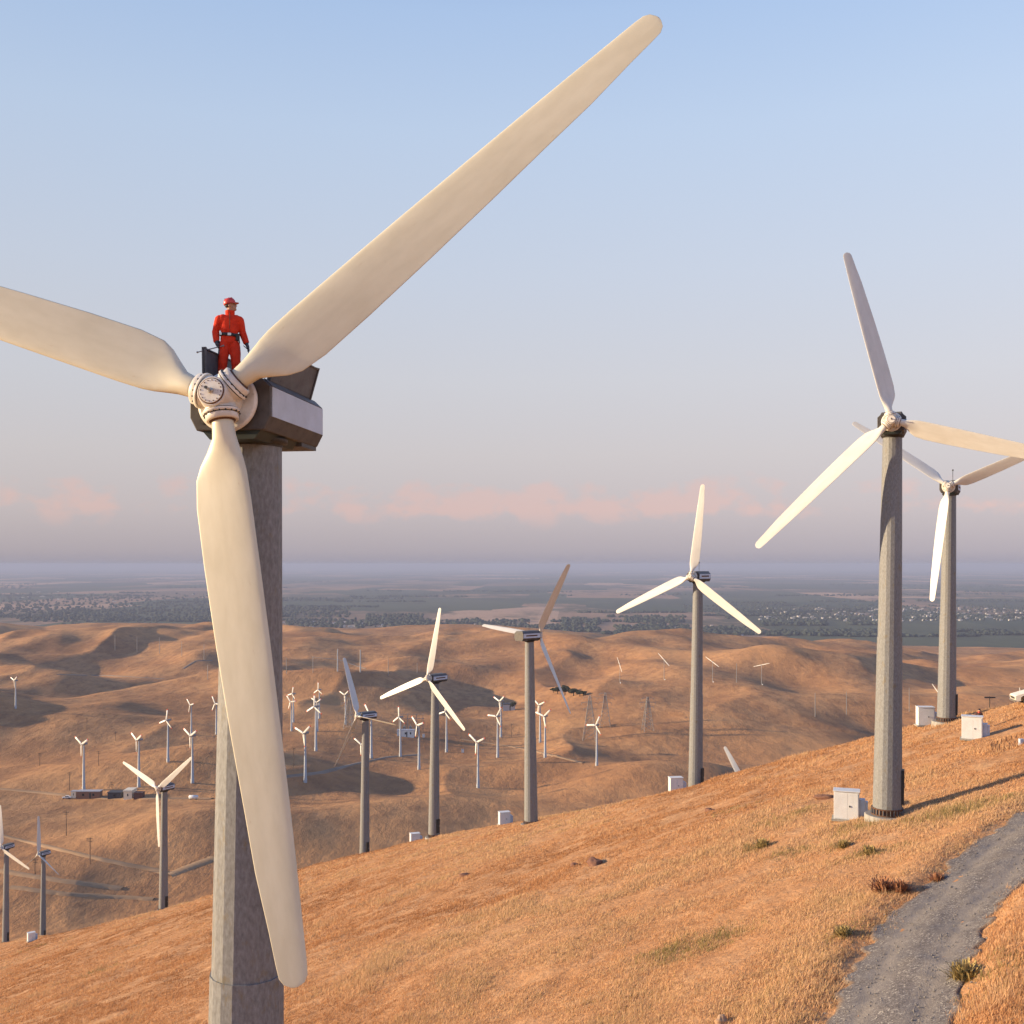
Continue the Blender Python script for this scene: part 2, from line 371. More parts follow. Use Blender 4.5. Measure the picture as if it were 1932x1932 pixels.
# roads ------------------------------------------------------------
def strip(name, pts, width, mat, lift, nw=9, n=200, label=None, rag=0.0):
    q = smooth_line(pts, n); t = np.gradient(q, axis=0); t /= np.linalg.norm(t, axis=1)[:, None]; nn = np.c_[t[:, 1], -t[:, 0]]
    w = np.linspace(-.5, .5, nw)
    wl = width * (1 + rag * np.array([vn(k * .23, 0.5, 77) for k in range(n)]).ravel())
    X = q[:, 0, None] + nn[:, 0, None] * w * wl[:, None]; Y = q[:, 1, None] + nn[:, 1, None] * w * wl[:, None]
    Z = height(X, Y) + lift
    if name == 'gravel_road':
        Z = Z - .07 * np.exp(-((np.abs(w) - .24) / .07) ** 2) + .05 * np.exp(-(w / .09) ** 2) + .025 * fbm(X / .9, Y / .9, 55, 3)
    edge = np.abs(w) > .49; Z[:, edge] -= lift * 1.6
    i = (np.arange(n - 1)[:, None] * nw + np.arange(nw - 1)).ravel()
    f = np.stack([i, i + 1, i + nw + 1, i + nw], -1)
    me = np_mesh(name, np.c_[X.ravel(), Y.ravel(), Z.ravel()], f, [mat], 4, True, {'across': np.broadcast_to(w, X.shape).ravel()})
    if me.polygons[len(f) // 2].normal.z < 0: me.flip_normals()
    return tag(link(name, me), label, 'road', kind='structure')
def gravel_mat():
    m, nt, p = new_mat('gravel'); L = nt.links
    geo = N(nt, 'ShaderNodeNewGeometry'); pos = geo.outputs['Position']
    at = N(nt, 'ShaderNodeAttribute'); at.attribute_name = 'across'
    v = N(nt, 'ShaderNodeTexVoronoi', Scale=17.0); L.new(pos, v.inputs['Vector'])
    n = N(nt, 'ShaderNodeTexNoise', Scale=1.1, Detail=7, Roughness=.7); L.new(pos, n.inputs['Vector'])
    sp = N(nt, 'ShaderNodeSeparateColor'); L.new(v.outputs['Color'], sp.inputs[0])
    c = ramp(nt, [(0, (.085, .074, .073)), (.5, (.14, .124, .118)), (.86, (.205, .186, .172)), (1, (.38, .35, .31))], sp.outputs[0]).outputs['Color']
    # wheel tracks: two packed bands each side of a loose crown
    ab = N(nt, 'ShaderNodeMath', operation='ABSOLUTE'); L.new(at.outputs['Fac'], ab.inputs[0])
    wob = N(nt, 'ShaderNodeMath', operation='MULTIPLY_ADD'); L.new(n.outputs['Fac'], wob.inputs[0]); wob.inputs[1].default_value = .12; L.new(ab.outputs[0], wob.inputs[2])
    tr = ramp(nt, [(.12, (0, 0, 0)), (.22, (.75, .75, .75)), (.34, (.75, .75, .75)), (.44, (0, 0, 0))], wob.outputs[0]).outputs['Color']
    c = mixc(nt, tr, c, (.195, .175, .163))
    c = mixc(nt, ramp(nt, [(.48, (0, 0, 0)), (.7, (.6, .6, .6))], n.outputs['Fac']).outputs['Color'], c, (.115, .10, .095))
    eg = ramp(nt, [(.50, (0, 0, 0)), (.57, (1, 1, 1))], wob.outputs[0]).outputs['Color']
    c = mixc(nt, eg, c, (.21, .13, .075))
    L.new(c, p.inputs['Base Color']); p.inputs['Roughness'].default_value = .9; p.inputs['Specular IOR Level'].default_value = .2
    b = N(nt, 'ShaderNodeBump', Strength=1.0, Distance=.018); L.new(v.outputs['Distance'], b.inputs['Height'])
    b2 = N(nt, 'ShaderNodeBump', Strength=1.0, Distance=.03); L.new(n.outputs['Fac'], b2.inputs['Height']); L.new(b.outputs[0], b2.inputs['Normal'])
    L.new(b2.outputs[0], p.inputs['Normal']); return m
M['gravel'] = gravel_mat()
M['track'] = pmat('dirt_track', (.40, .25, .135), (.31, .19, .10), .05, .95)
M['trackdark'] = pmat('dirt_track_grey', (.27, .20, .145), (.2, .15, .11), .05, .95)
strip('gravel_road', road_pts, 4.8, M['gravel'], .09, 41, 520, 'grey gravel road with wheel tracks climbing the slope', .16)
def loose_stones(n=9000):
    k = rng.integers(20, len(road_pts) - 60, n); t = np.gradient(road_pts, axis=0); t /= np.linalg.norm(t, axis=1)[:, None]
    side = np.clip(rng.normal(0, 1, n), -2.2, 2.2); keep = rng.uniform(0, 1, n) < .25 + .75 * np.minimum(1, np.abs(np.abs(side) - 1.08) / .5); off = side * 1.1
    X = road_pts[k, 0] + t[k, 1] * off + rng.uniform(-.2, .2, n); Y = road_pts[k, 1] - t[k, 0] * off + rng.uniform(-.2, .2, n); X, Y = X[keep], Y[keep]; n = len(X)
    s_ = .018 + .035 * rng.uniform(0, 1, n) ** 3; Z = height(X, Y) + .09
    a = rng.uniform(0, 6.28, n); V = np.empty((n, 6, 3)); c_, d_ = np.cos(a) * s_, np.sin(a) * s_; j = rng.uniform(.6, 1.3, (n, 4))
    V[:, 0] = np.c_[X + c_ * j[:, 0], Y + d_ * j[:, 0], Z]; V[:, 1] = np.c_[X - d_ * j[:, 1], Y + c_ * j[:, 1], Z]; V[:, 2] = np.c_[X - c_ * j[:, 2], Y - d_ * j[:, 2], Z]; V[:, 3] = np.c_[X + d_ * j[:, 3], Y - c_ * j[:, 3], Z]; V[:, 4] = np.c_[X, Y, Z + s_ * .8]; V[:, 5] = np.c_[X, Y, Z - s_]
    f = np.array([(0, 1, 4), (1, 2, 4), (2, 3, 4), (3, 0, 4), (1, 0, 5), (2, 1, 5), (3, 2, 5), (0, 3, 5)]); F_ = (np.arange(n)[:, None, None] * 6 + f).reshape(-1, 3)
    tag(link('loose_stones', np_mesh('loose_stones', V.reshape(-1, 3), F_, [M['stone_grey']], 3, False)), 'loose stones scattered on the gravel road', 'gravel', kind='stuff')
M['stone_grey'] = pmat('stone_grey', (.24, .22, .20), (.15, .135, .13), 9, .9)
loose_stones()
def track(pxs, width, mat, label, lift=.35):
    q = []
    for (xa, ya), (xb, yb) in zip(pxs[:-1], pxs[1:]):
        k = max(2, int(abs(xb - xa) / 9)); q += [(xa + (xb - xa) * t, ya + (yb - ya) * t) for t in np.linspace(0, 1, k, endpoint=False)]
    q.append(pxs[-1]); runs = [[]]; last = None
    for x, y in q:
        p = hit(x, y, 260)
        if p is None or p.y > 3000: continue
        if last is not None and abs(p.y - last.y) > .10 * last.y: runs.append([])
        runs[-1].append((p.x, p.y)); last = p
    for r_ in runs:
        if len(r_) > 3: strip('dirt_track', r_, width, mat, lift, 5, 140, label, .15)
track([(0, 1576), (100, 1600), (200, 1624), (297, 1643), (318, 1650)], 4, M['track'], 'pale dirt track across the valley floor')
track([(318, 1652), (360, 1635), (404, 1620)], 6, M['track'], 'pale dirt track right of the tower')
track([(0, 1643), (100, 1660), (230, 1677)], 5, M['track'], 'pale dirt track low in the valley')
track([(20, 1674), (120, 1687), (290, 1697)], 4, M['track'], 'lowest pale track behind the slope')
track([(538, 1466), (608, 1458), (658, 1444), (733, 1428), (790, 1424)], 4, M['trackdark'], 'grey path between the small turbines')
track([(107, 1273), (210, 1275), (310, 1281)], 4, M['trackdark'], 'dark track along the far left slope')
track([(690, 1262), (640, 1245), (590, 1240)], 4, M['trackdark'], 'far track over the hill')
track([(870, 1395), (960, 1408), (1020, 1420), (1100, 1440)], 4, M['track'], 'pale track below the substation')
track([(0, 1489), (120, 1500), (200, 1507), (400, 1507)], 4, M['track'], 'track passing the site buildings')
track([(345, 1262), (370, 1247), (400, 1246)], 5, M['trackdark'], 'winding track on the left hills')

# ------------------------------------------------------------------ dry grass (stuff)
def grass_mat():
    m = bpy.data.materials.new('dry_grass_blades'); m.use_nodes = True; nt = m.node_tree; L = nt.links
    nt.nodes.remove(nt.nodes['Principled BSDF']); out = nt.nodes['Material Output']
    at = N(nt, 'ShaderNodeAttribute'); at.attribute_name = 'tint'
    c = ramp(nt, [(0, (.28, .14, .065)), (.35, (.46, .235, .108)), (.62, (.57, .325, .165)), (.84, (.63, .41, .24)), (.93, (.36, .26, .11)), (1, (.20, .18, .075))], at.outputs['Fac']).outputs['Color']
    d = N(nt, 'ShaderNodeBsdfDiffuse'); t = N(nt, 'ShaderNodeBsdfTranslucent'); mx = N(nt, 'ShaderNodeMixShader'); mx.inputs[0].default_value = .3
    L.new(c, d.inputs[0]); L.new(c, t.inputs[0]); L.new(d.outputs[0], mx.inputs[1]); L.new(t.outputs[0], mx.inputs[2]); L.new(mx.outputs[0], out.inputs[0]); return m
M['grass'] = grass_mat()
WEEDS = [(1430, 1601, 2.2), (1590, 1596, 1.6), (1640, 1612, 2.2), (1330, 1770, 3.4), (1250, 1790, 2.0), (1480, 1545, 3.5), (1620, 1560, 2.5), (1790, 1530, 3.5), (1855, 1515, 3.0), (1500, 1607, 2.4), (1620, 1747, 1.4), (1590, 1768, 1.5), (1850, 1845, 2.0), (195, 1830, 4.0), (60, 1790, 5.0), (1680, 1735, 1.2), (1390, 1530, 3.0), (1290, 1790, 2.6)]
CLEAR = [(40.3, 88.2, 1.9), (24.6, 68.4, 1.75), (22.4, 71.0, 1.25), (39.2, 90.2, 1.2)]
WEEDW = [plane_hit(x, y) + (s,) for x, y, s in WEEDS]
def make_grass(n_t=290000, nb=7):
    D = np.exp(rng.uniform(math.log(24), math.log(300), n_t * 3)); keep = rng.uniform(0, 1, len(D)) < np.clip((D / 60) ** .45, .1, 1)
    D = D[keep]; u = rng.uniform(-.72, .72, len(D)); X = u * D; Y = D
    e = np.interp(u, EU, ED); q = road_dist(X, Y)
    pat = fbm(X / 3.1, Y / 3.1, 9, 3)
    qn = q + .5 * vn(X / 1.1, Y / 1.1, 61) + .45 * vn(X / 4.1, Y / 4.1, 62)
    ok = (Y < e + 12) & (qn > 2.35) & (rng.uniform(-1.1, 1.1, len(X)) < 1.2 * pat + 1.15)
    for bx_, by_, br in CLEAR: ok &= np.hypot(X - bx_, Y - by_) > br
    X, Y, D, u, pat = X[ok][:n_t], Y[ok][:n_t], D[ok][:n_t], u[ok][:n_t], pat[ok][:n_t]
    n = len(X); Z = height(X, Y)
    big = fbm(X / 9, Y / 9, 13, 3)
    hh = (.11 + .13 * rng.uniform(0, 1, n)) * (1 + .65 * pat) * (1 + .35 * big) * np.where(rng.uniform(0, 1, n) < .05, 1.6, 1); hh = np.clip(hh, .06, .8)
    wide = fbm(X / 24, Y / 24, 71, 3); nr_ = np.exp(-np.maximum(q[ok][:n_t] - 2, 0) / 9)
    tint = np.clip(.44 + .24 * pat + .16 * big + .36 * wide + .20 * nr_ + .16 * rng.normal(0, 1, n), 0, .85)
    for wx, wy, s in WEEDW:
        dd = np.hypot((X - wx) / s, (Y - wy) / (s * .8)); g = (dd < 1) & (rng.uniform(0, 1, n) < (1 - dd) * .5)
        tint[g] = rng.uniform(.92, 1, g.sum()); hh[g] *= 1.25
    wid = np.maximum(.016, D * .00030)
    bx = np.repeat(X, nb); by = np.repeat(Y, nb); bz = np.repeat(Z, nb); H = np.repeat(hh, nb) * rng.uniform(.6, 1.15, n * nb); Wd = np.repeat(wid, nb) * rng.uniform(.7, 1.4, n * nb)
    sp = np.repeat(.10 + .0010 * D, nb); bx = bx + rng.normal(0, 1, n * nb) * sp; by = by + rng.normal(0, 1, n * nb) * sp * 1.0
    bz = height(bx, by) - .03
    a = rng.uniform(0, 2 * math.pi, n * nb); ox, oy = np.cos(a) * Wd, np.sin(a) * Wd
    lx = H * (.28 + .38 * rng.normal(0, 1, n * nb)); ly = H * (.05 + .38 * rng.normal(0, 1, n * nb))
    v = np.empty((n * nb, 3, 3), np.float32)
    v[:, 0] = np.c_[bx - ox, by - oy, bz]; v[:, 1] = np.c_[bx + ox, by + oy, bz]; v[:, 2] = np.c_[bx + lx, by + ly, bz + H]
    t = np.clip(np.repeat(tint, nb) + rng.normal(0, .04, n * nb), 0, 1)
    f = np.arange(n * nb * 3).reshape(-1, 3)
    me = np_mesh('dry_grass', v.reshape(-1, 3), f, [M['grass']], 3, False, {'tint': np.repeat(t, 3)})
    tag(link('dry_grass', me), 'tall dry orange grass covering the near slope', 'grass', kind='stuff')
make_grass()

# ------------------------------------------------------------------ large turbine
RB = 11.4
ST = [  # r, leading edge, trailing edge (from pitch axis), thickness, roundness
    (.42, .215, -.215, .43, 1), (.62, .215, -.215, .43, 1), (.86, .235, -.26, .42, .75), (1.10, .285, -.42, .38, .4), (1.35, .34, -.60, .34, .15), (1.62, .375, -.72, .30, 0),
    (2.2, .39, -.78, .265, 0), (3.4, .39, -.765, .23, 0), (5.0, .385, -.71, .195, 0), (6.7, .365, -.63, .16, 0), (8.2, .345, -.54, .125, 0), (9.4, .32, -.475, .1, 0),
    (10.5, .29, -.36, .075, 0), (11.1, .275, -.31, .062, 0), (11.36, .255, -.28, .05, 0), (11.48, .19, -.205, .035, 0), (11.54, .075, -.085, .02, 0), (11.555, .01, -.02, .006, 0)]
def blade_mesh(name, mat, scale=1.0, twist0=13):
    mb = MB(); n = 28; rings = []
    rs = []
    for a, b in zip(ST[:-1], ST[1:]):
        k = 3 if b[0] - a[0] > .5 else 1
        for q in range(k):
            t = q / k; rs.append([a[c] + (b[c] - a[c]) * t for c in range(5)])
    rs.append(list(ST[-1]))
    vs = []
    for r, le, te, th, rd in rs:
        tw = R(twist0 * max(0, 1 - (r - .6) / (RB - .6)) ** 1.4)
        c = le - te
        for i in range(n):
            a = 2 * math.pi * i / n
            cxr, cyr = (le + te) / 2 + c / 2 * math.cos(a), th / 2 * math.sin(a)
            s = (1 - math.cos(a)) / 2                   # 0 at LE, 1 at TE
            prof = 2.6 * (.2969 * math.sqrt(max(s, 0)) - .126 * s - .3516 * s * s + .2843 * s ** 3 - .1015 * s ** 4) * 1.9
            y = th / 2 * prof * (1 if math.sin(a) >= 0 else -.75) if abs(math.sin(a)) > 1e-6 else 0
            y = cyr * rd + y * (1 - rd); x = cxr
            x = -x                                      # leading edge towards -X
            X = x * math.cos(tw) - y * math.sin(tw); Y = x * math.sin(tw) + y * math.cos(tw)
            vs.append((X * scale, Y * scale, r * scale))
    m = len(rs)
    fs = [(k * n + i, k * n + (i + 1) % n, (k + 1) * n + (i + 1) % n, (k + 1) * n + i) for k in range(m - 1) for i in range(n)]
    fs += [tuple(reversed(range(n))), tuple(range((m - 1) * n, m * n))]
    fs = [tuple(reversed(f)) for f in fs]
    mb.add(vs, fs, 0, True)
    me = mb.mesh(name, mat)
    import bmesh
    bm = bmesh.new(); bm.from_mesh(me); bmesh.ops.recalc_face_normals(bm, faces=bm.faces); bm.to_mesh(me); bm.free()
    return me

HT = 24.0
def tower_mesh():
    mb = MB(); n = 18
    def rad_at(z): return .925 + (.60 - .925) * z / (HT - .75)
    zj = 10.9
    mb.lathe([(rad_at(.42), .42), (rad_at(5.5), 5.5), (rad_at(zj) + .012, zj)], n, 0, False)
    mb.lathe([(rad_at(zj) - .022, zj - .02), (rad_at(17), 17), (.605, HT - .86)], n, 0, False)
    return mb
def make_turbine():
    root = empty('wind_turbine')
    tw = tower_mesh().build('tower', M['tower'], root)
    fl = MB(); fl.lathe([(1.02, .0), (1.02, .06)], 36, 0, False); fl.lathe([(.94, .06), (.94, .36)], 36); fl.lathe([(1.0, .36), (1.0, .42)], 36, 0, False)
    for k in range(28):
        a = 2 * math.pi * k / 28; fl.box((.985 * math.cos(a), .985 * math.sin(a), .21), (.09, .025, .30), 1, Matrix.Rotation(a, 3, 'Z'))
    fl.build('base_flange', [M['rust'], M['tower']], tw)
    pd = MB(); pd.lathe([(1.42, -1.6), (1.42, -.06), (1.36, -.02)], 40); pd.build('concrete_footing', M['concrete'], tw)
    dr = MB(); dr.box((.93, .0, 1.75), (.16, .62, 2.1), 0); dr.box((1.02, .2, 1.75), (.04, .06, .2), 1); dr.build('tower_door', [M['dark'], M['steel']], tw)
    ya = MB(); ya.lathe([(.62, HT - .88), (.62, HT - .80), (.72, HT - .79), (.72, HT - .70)], 32); ya.build('yaw_ring', M['dark'], tw)
    # nacelle, axis at z=HT; front face at y=-1.3 (tower axis at 0)
    y0, y1 = -1.3, 2.0
    nc = MB(); poly = [(-.86, -.34), (-.72, -.61), (.72, -.61), (.86, -.34), (.86, .27), (.68, .44), (-.68, .44), (-.86, .27)]
    nc.prism(poly, 0, y1 - y0)
    na_ = nc.build('nacelle', M['nacelle'], root, .02); na_.location = (0, y0, HT)
    p = MB(); p.prism([(-.62, -.606), (-.46, -.785), (.50, -.785), (.64, -.606)], .06, 2.25); p.build('belly_pan', M['pan'], na_)
    p = MB(); p.prism([(-.70, -.604), (-.70, -.70), (.70, -.70), (.70, -.604)], 2.3, y1 - y0 - .02); p.build('rear_sill', M['nacelle'], na_)
    for s in (-1, 1):
        q = MB(); q.box((s * .868, 1.66, -.035), (.016, 3.14, .60), 0); q.build('side_panel', M['panel'], na_)
        q = MB(); q.box((0, 0, 0), (.25, 3.1, .014), 0); o = q.build('shoulder_panel', M['lid'], na_); o.location = (s * .777, 1.66, .362); o.rotation_euler = (0, s * R(43), 0)
    q = MB()
    pl = MB(); pl.lathe([(.07, 0), (.07, .012)], 20, 0, False, Matrix.Translation((-.57, -.004, -.42)) @ Matrix.Rotation(R(90), 4, 'X')); pl.lathe([(.045, 0), (.045, .016)], 20, 1, False, Matrix.Translation((-.57, -.004, -.42)) @ Matrix.Rotation(R(90), 4, 'X'))
    pl.build('inspection_port', [M['dark'], M['nacelle']], na_)
    # hub
    hb = MB(); TY = Matrix.Rotation(R(90), 4, 'X')          # +Z -> -Y
    hb.lathe([(.34, -.42), (.36, -.30), (.36, .0), (.345, .16), (.305, .33), (.295, .36), (.285, .37)], 48, 0, True, TY)
    for k in range(3):
        Mk = Matrix.Rotation(R(120 * k), 4, 'Y')
        hb.lathe([(.30, .08), (.305, .25), (.34, .285), (.335, .30)], 40, 0, True, Mk)
        hb.lathe([(.31, .30), (.31, .33)], 40, 1, True, Mk)
    hub = hb.build('hub', [M['hub'], M['dark']], root)
    bd = MB(); bd.lathe([(.58, -.46), (.63, -.43), (.63, -.385), (.58, -.36)], 56, 0, True, TY); bd.lathe([(.5, -.9), (.5, -.46)], 32, 1, True, TY); bd.build('backing_disc', [M['hub'], M['dark']], hub)
    dl = MB(); dl.lathe([(.262, .365), (.262, .392), (.25, .394)], 48, 1, True, TY); dl.lathe([(.243, .385), (.243, .403), (.238, .406)], 48, 0, True, TY)
    for k in range(16):
        a = 2 * math.pi * k / 16; dl.cyl((.212 * math.cos(a), -.400, .212 * math.sin(a)), (.212 * math.cos(a), -.415, .212 * math.sin(a)), .012, n=8, m=1)
    dl.build('dial_plate', [M['hub'], M['rust']], hub)
    pn = MB(); pn.lathe([(.055, .40), (.055, .44), (.04, .45)], 24, 0, True, TY); pn.lathe([(.034, .45), (.034, .63)], 16, 0, True, TY); pn.lathe([(.03, .63), (.03, .645)], 16, 1, True, TY); pn.build('axle_pin', [M['steel'], M['dark']], hub)
    bme = blade_mesh('blade', M['blade'])
    cl = MB(); cl.lathe([(.365, .33), (.365, .375), (.35, .385)], 48, 0); cl.lathe([(.31, .385), (.31, .405)], 40, 1); cl.lathe([(.322, .405), (.322, .505), (.30, .52)], 48, 0); cl.lathe([(.26, .52), (.222, .55)], 40, 2, caps=False)
    for k in range(18):
        a = 2 * math.pi * k / 18; cl.cyl((.35 * math.cos(a), .35 * math.sin(a), .38), (.35 * math.cos(a), .35 * math.sin(a), .405), .018, n=6, m=1)
    cme = cl.mesh('root_collar', [M['hub'], M['dark'], M['rust']])
    for k in range(3):
        b = link('blade', bme, root); link('root_collar', cme, b)
    return root
ROTY = -1.3 - .50
def set_rotor(root, theta, tilt=5.0, pitch=0.0, H=HT):
    """theta: direction of the first blade, degrees counter-clockwise seen from upwind"""
    hubM = Matrix.Translation((0, ROTY, H)) @ Matrix.Rotation(R(-tilt), 4, 'X')
    k = 0
    for ch in KIDS_of(root):
        nm = ch.name.split('.')[0]
        if nm == 'blade':
            a = theta - 90 + 120 * k; k += 1
            ch.matrix_basis = hubM @ Matrix.Rotation(R(-a), 4, 'Y') @ Matrix.Rotation(R(pitch), 4, 'Z') @ Matrix.Diagonal((1, 1, .984 if H < 23 else 1, 1))
        elif nm == 'hub': ch.matrix_basis = hubM @ Matrix.Rotation(R(-(theta - 90)), 4, 'Y')
        elif nm == 'tower': ch.scale = (1, 1, H / HT)
        elif nm in ('nacelle', 'roof_cover', 'hatch_lid', 'wind_mast'): ch.location.z = H + (ch.get('dz', 0) or 0)
def KIDS_of(root): return [o for o in root.children_recursive if o.parent == root]

proto = make_turbine()
# --- closed roof cover for all but the nearest one
index_kids(proto)
def tips_fit(hubw, psi, R_, tilt, tips):
    best = None
    base = Matrix.Rotation(-psi, 3, 'Z') @ Matrix.Rotation(R(-tilt), 3, 'X')
    for th in np.arange(0, 120, .5):
        pr = []
        for k in range(3):
            a = th - 90 + 120 * k; d = base @ (Matrix.Rotation(R(-a), 3, 'Y') @ Vector((0, 0, R_)))
            w = hubw + d; pr.append((CX + F * w.x / w.y, HY - F * w.z / w.y))
        e = sum(min(math.hypot(px - x, py - y) for px, py in pr) for x, y in tips)
        if best is None or e < best[0]: best = (e, th, pr)
    return best
# T1: placed from its nacelle, x -5.50 at 22.8 m
BIG = [  # label, hub px, base px, distance, psi (deg, where the nacelle's tail points), tips, pitch, roof extras
    ('nearest huge turbine with a red-suited worker on its open nacelle', (434, 754), None, 22.85, 8.5, [(1243, 36), (565, 1862)], -6, None),
    ('tall grey turbine beside the gravel road with two cabinets near its base', (1682, 793), None, 67.0, 21.0, [(1590, 455), (1424, 1043), (1935, 868)], 20, None),
    ('turbine at the right edge standing behind the big grey one, blade pointing down', (1789, 917), None, 105.0, 27, [(1764, 1142), (1605, 780), (1921, 862)], 26, 'mast'),
    ('turbine on the ridge crest in front of the distant town, one blade straight up', (1304, 1087), None, 132.0, 36, [(1316, 930), (1160, 1152), (1412, 1166)], 4, 'mast'),
    ('turbine seen from behind with one white blade lying level to the left', (1017, 1197), None, 144.0, 227, [(1075, 1063), (890, 1187), (1075, 1357)], 62, 'mast'),
    ('brown-grey turbine left of the one seen from behind, with a striped nacelle side', (806, 1280), None, 170.0, 41, [(830, 1142), (690, 1330), (880, 1385)], 4, None),
    ('turbine on the slope edge with thin blue-grey blades, one reaching down left', (674, 1351), None, 191.0, 47, [(637.5, 1225), (743, 1366), (594, 1450)], 62, None),
    ('turbine left of the nearest tower with one blade hanging straight down', (297, 1488), None, 215.0, 30, [(203, 1428), (375, 1415), (287, 1620)], 4, None),
    ('slender turbine near the left edge with a thin blade straight up', (72, 1612), None, 326, 31, [(74, 1535), (114, 1652), (20, 1655)], 62, None),
    ('turbine cut by the left edge of the picture', (2, 1600), None, 290, 22, [(0, 1517), (75, 1650)], 6, None),
    ('turbine hidden behind the ridge with only a blade tip showing', (1421, 1517), None, 190, 40, [(1364, 1403)], 28, None),
]
T1 = None; turb_bases = {}
masters = []
for i, (lab, hp, bp, D, psi, tips, pitch, extra) in enumerate(BIG):
    ps = R(psi)
    if bp is not None:
        b = hit(*bp); base = b
    elif i == 0:
        X = -5.55; base = Vector((X, D, gz(X, D)))
    else:
        base = Vector(((hp[0] - CX) / F * D, D, 0)); 
        base.z = gz(base.x, base.y)
    # hub height from the hub pixel (the hub sits ROTY in front of the tower axis)
    off = Matrix.Rotation(-ps, 3, 'Z') @ Vector((0, ROTY, 0))
    if bp is None and i != 0: base = base - off; base.z = gz(base.x, base.y)
    hd = base.y + off.y
    zh = -(hp[1] - HY) / F * (hd if i else 21.5)
    H = zh - base.z
    if i == 1: base.z += .14; H -= .14
    turb_bases[i] = (base, H)
    o = proto if i == 0 else copy_tree(proto)
    if i: masters.append(o)
    o.location = base; o.rotation_euler = (0, 0, -ps)
    hubw = Vector((base.x + off.x, base.y + off.y, zh))
    tilt = 7.0 if i == 0 else 5.0
    f = tips_fit(hubw, ps, RB, tilt, tips)
    print('TURB', i, 'base', [round(c, 1) for c in base], 'H', round(H, 2), 'theta', f[1], 'err', round(f[0], 1), [(round(a), round(b)) for a, b in f[2]])
    tag(o, lab, 'wind turbine', 'large grey wind turbines')
    if i:
        for ch in KIDS_of(o):
            if ch.name.startswith('blade'):
                if 'clean' not in globals(): clean = ch.data.copy(); clean.materials[0] = M['blade_white']
                ch.data = clean
    set_rotor(o, f[1], tilt, pitch, H)
    if i == 0:
        T1 = o
        for ch in KIDS_of(o):
            if ch.name.split('.')[0] == 'tower': ch.location.x = -.30; ch.rotation_euler = (0, R(.75), 0)
        # open hatch lids
        for s, lean in ((-1, -1), (1, 16)):
            q = MB(); q.box((0, 0, .34), (.03, 2.5, .68), 0); q.box((s * .0, -1.225, .36), (.09, .05, .74), 0); q.box((0, 1.225, .36), (.09, .05, .74), 0); q.box((0, 0, .695), (.08, 2.5, .03), 0)
            l_ = q.build('hatch_lid', M['lid'], o); l_.location = (s * .70, .28, H + .445); l_.rotation_euler = (0, R(s * lean if s > 0 else -lean * -1), 0)
    else:
        q = MB(); q.prism([(-.69, .445), (-.60, .60), (.60, .60), (.69, .445)], -.01 + .05, 3.2)
        c = q.build('roof_cover', M['lid'], o); c.location = (0, -1.3, H)
        nc_ = [ch for ch in KIDS_of(o) if ch.name.startswith('nacelle')][0]
        for s_ in (-1, 1):
            q = MB(); q.box((0, 1.7, 0), (.008, 2.1, .17)); v_ = q.build('side_marking', M['rust'], nc_); v_.location = (s_ * .880, 0, -.02)  # plain dark strip standing in for illegible lettering on the nacelle side
        if extra == 'mast':
            q = MB(); q.lathe([(.025, 0), (.025, 1.0), (.07, 1.02), (.07, 1.16), (.02, 1.18)], 10, M=Matrix.Translation((.3, 1.1, .59)))
            c = q.build('wind_mast', M['seam'], o); c.location = (0, -1.3, H)

# ------------------------------------------------------------------ small turbines
def small_proto():
    root = empty('small_wind_turbine'); H = 26.0
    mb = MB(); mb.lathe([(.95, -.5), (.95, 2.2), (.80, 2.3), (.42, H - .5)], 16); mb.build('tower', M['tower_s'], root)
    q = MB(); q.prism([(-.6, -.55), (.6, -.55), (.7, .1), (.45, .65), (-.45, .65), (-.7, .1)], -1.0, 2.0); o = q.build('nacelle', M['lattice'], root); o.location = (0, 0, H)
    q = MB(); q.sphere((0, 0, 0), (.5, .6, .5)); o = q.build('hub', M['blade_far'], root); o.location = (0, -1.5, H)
    def seg(a, b):
        s = MB(); n = 8; st = [(0.3, .24, -.24, .3), (1.2, .40, -.75, .3), (5.0, .38, -.66, .2), (6.55, .36, -.60, .15), (7.2, .34, -.52, .1)]
        st = [x for x in st if a <= x[0] <= b]; vs = []
        for r, le, te, th in st:
            for i in range(n):
                t = 2 * math.pi * i / n; vs.append((-((le + te) / 2 + (le - te) / 2 * math.cos(t)), th / 2 * math.sin(t) - .12 * math.cos(t), r))
        fs = [(k * n + i, (k + 1) * n + i, (k + 1) * n + (i + 1) % n, k * n + (i + 1) % n) for k in range(len(st) - 1) for i in range(n)]
        fs += [tuple(range(n)), tuple(reversed(range((len(st) - 1) * n, len(st) * n)))]
        s.add(vs, fs, 0, True); return s
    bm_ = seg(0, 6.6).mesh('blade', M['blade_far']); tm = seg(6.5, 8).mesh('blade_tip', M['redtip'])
    for k in range(3):
        b = link('blade', bm_, root); link('blade_tip', tm, b)
    return root
sp = small_proto(); index_kids(sp)
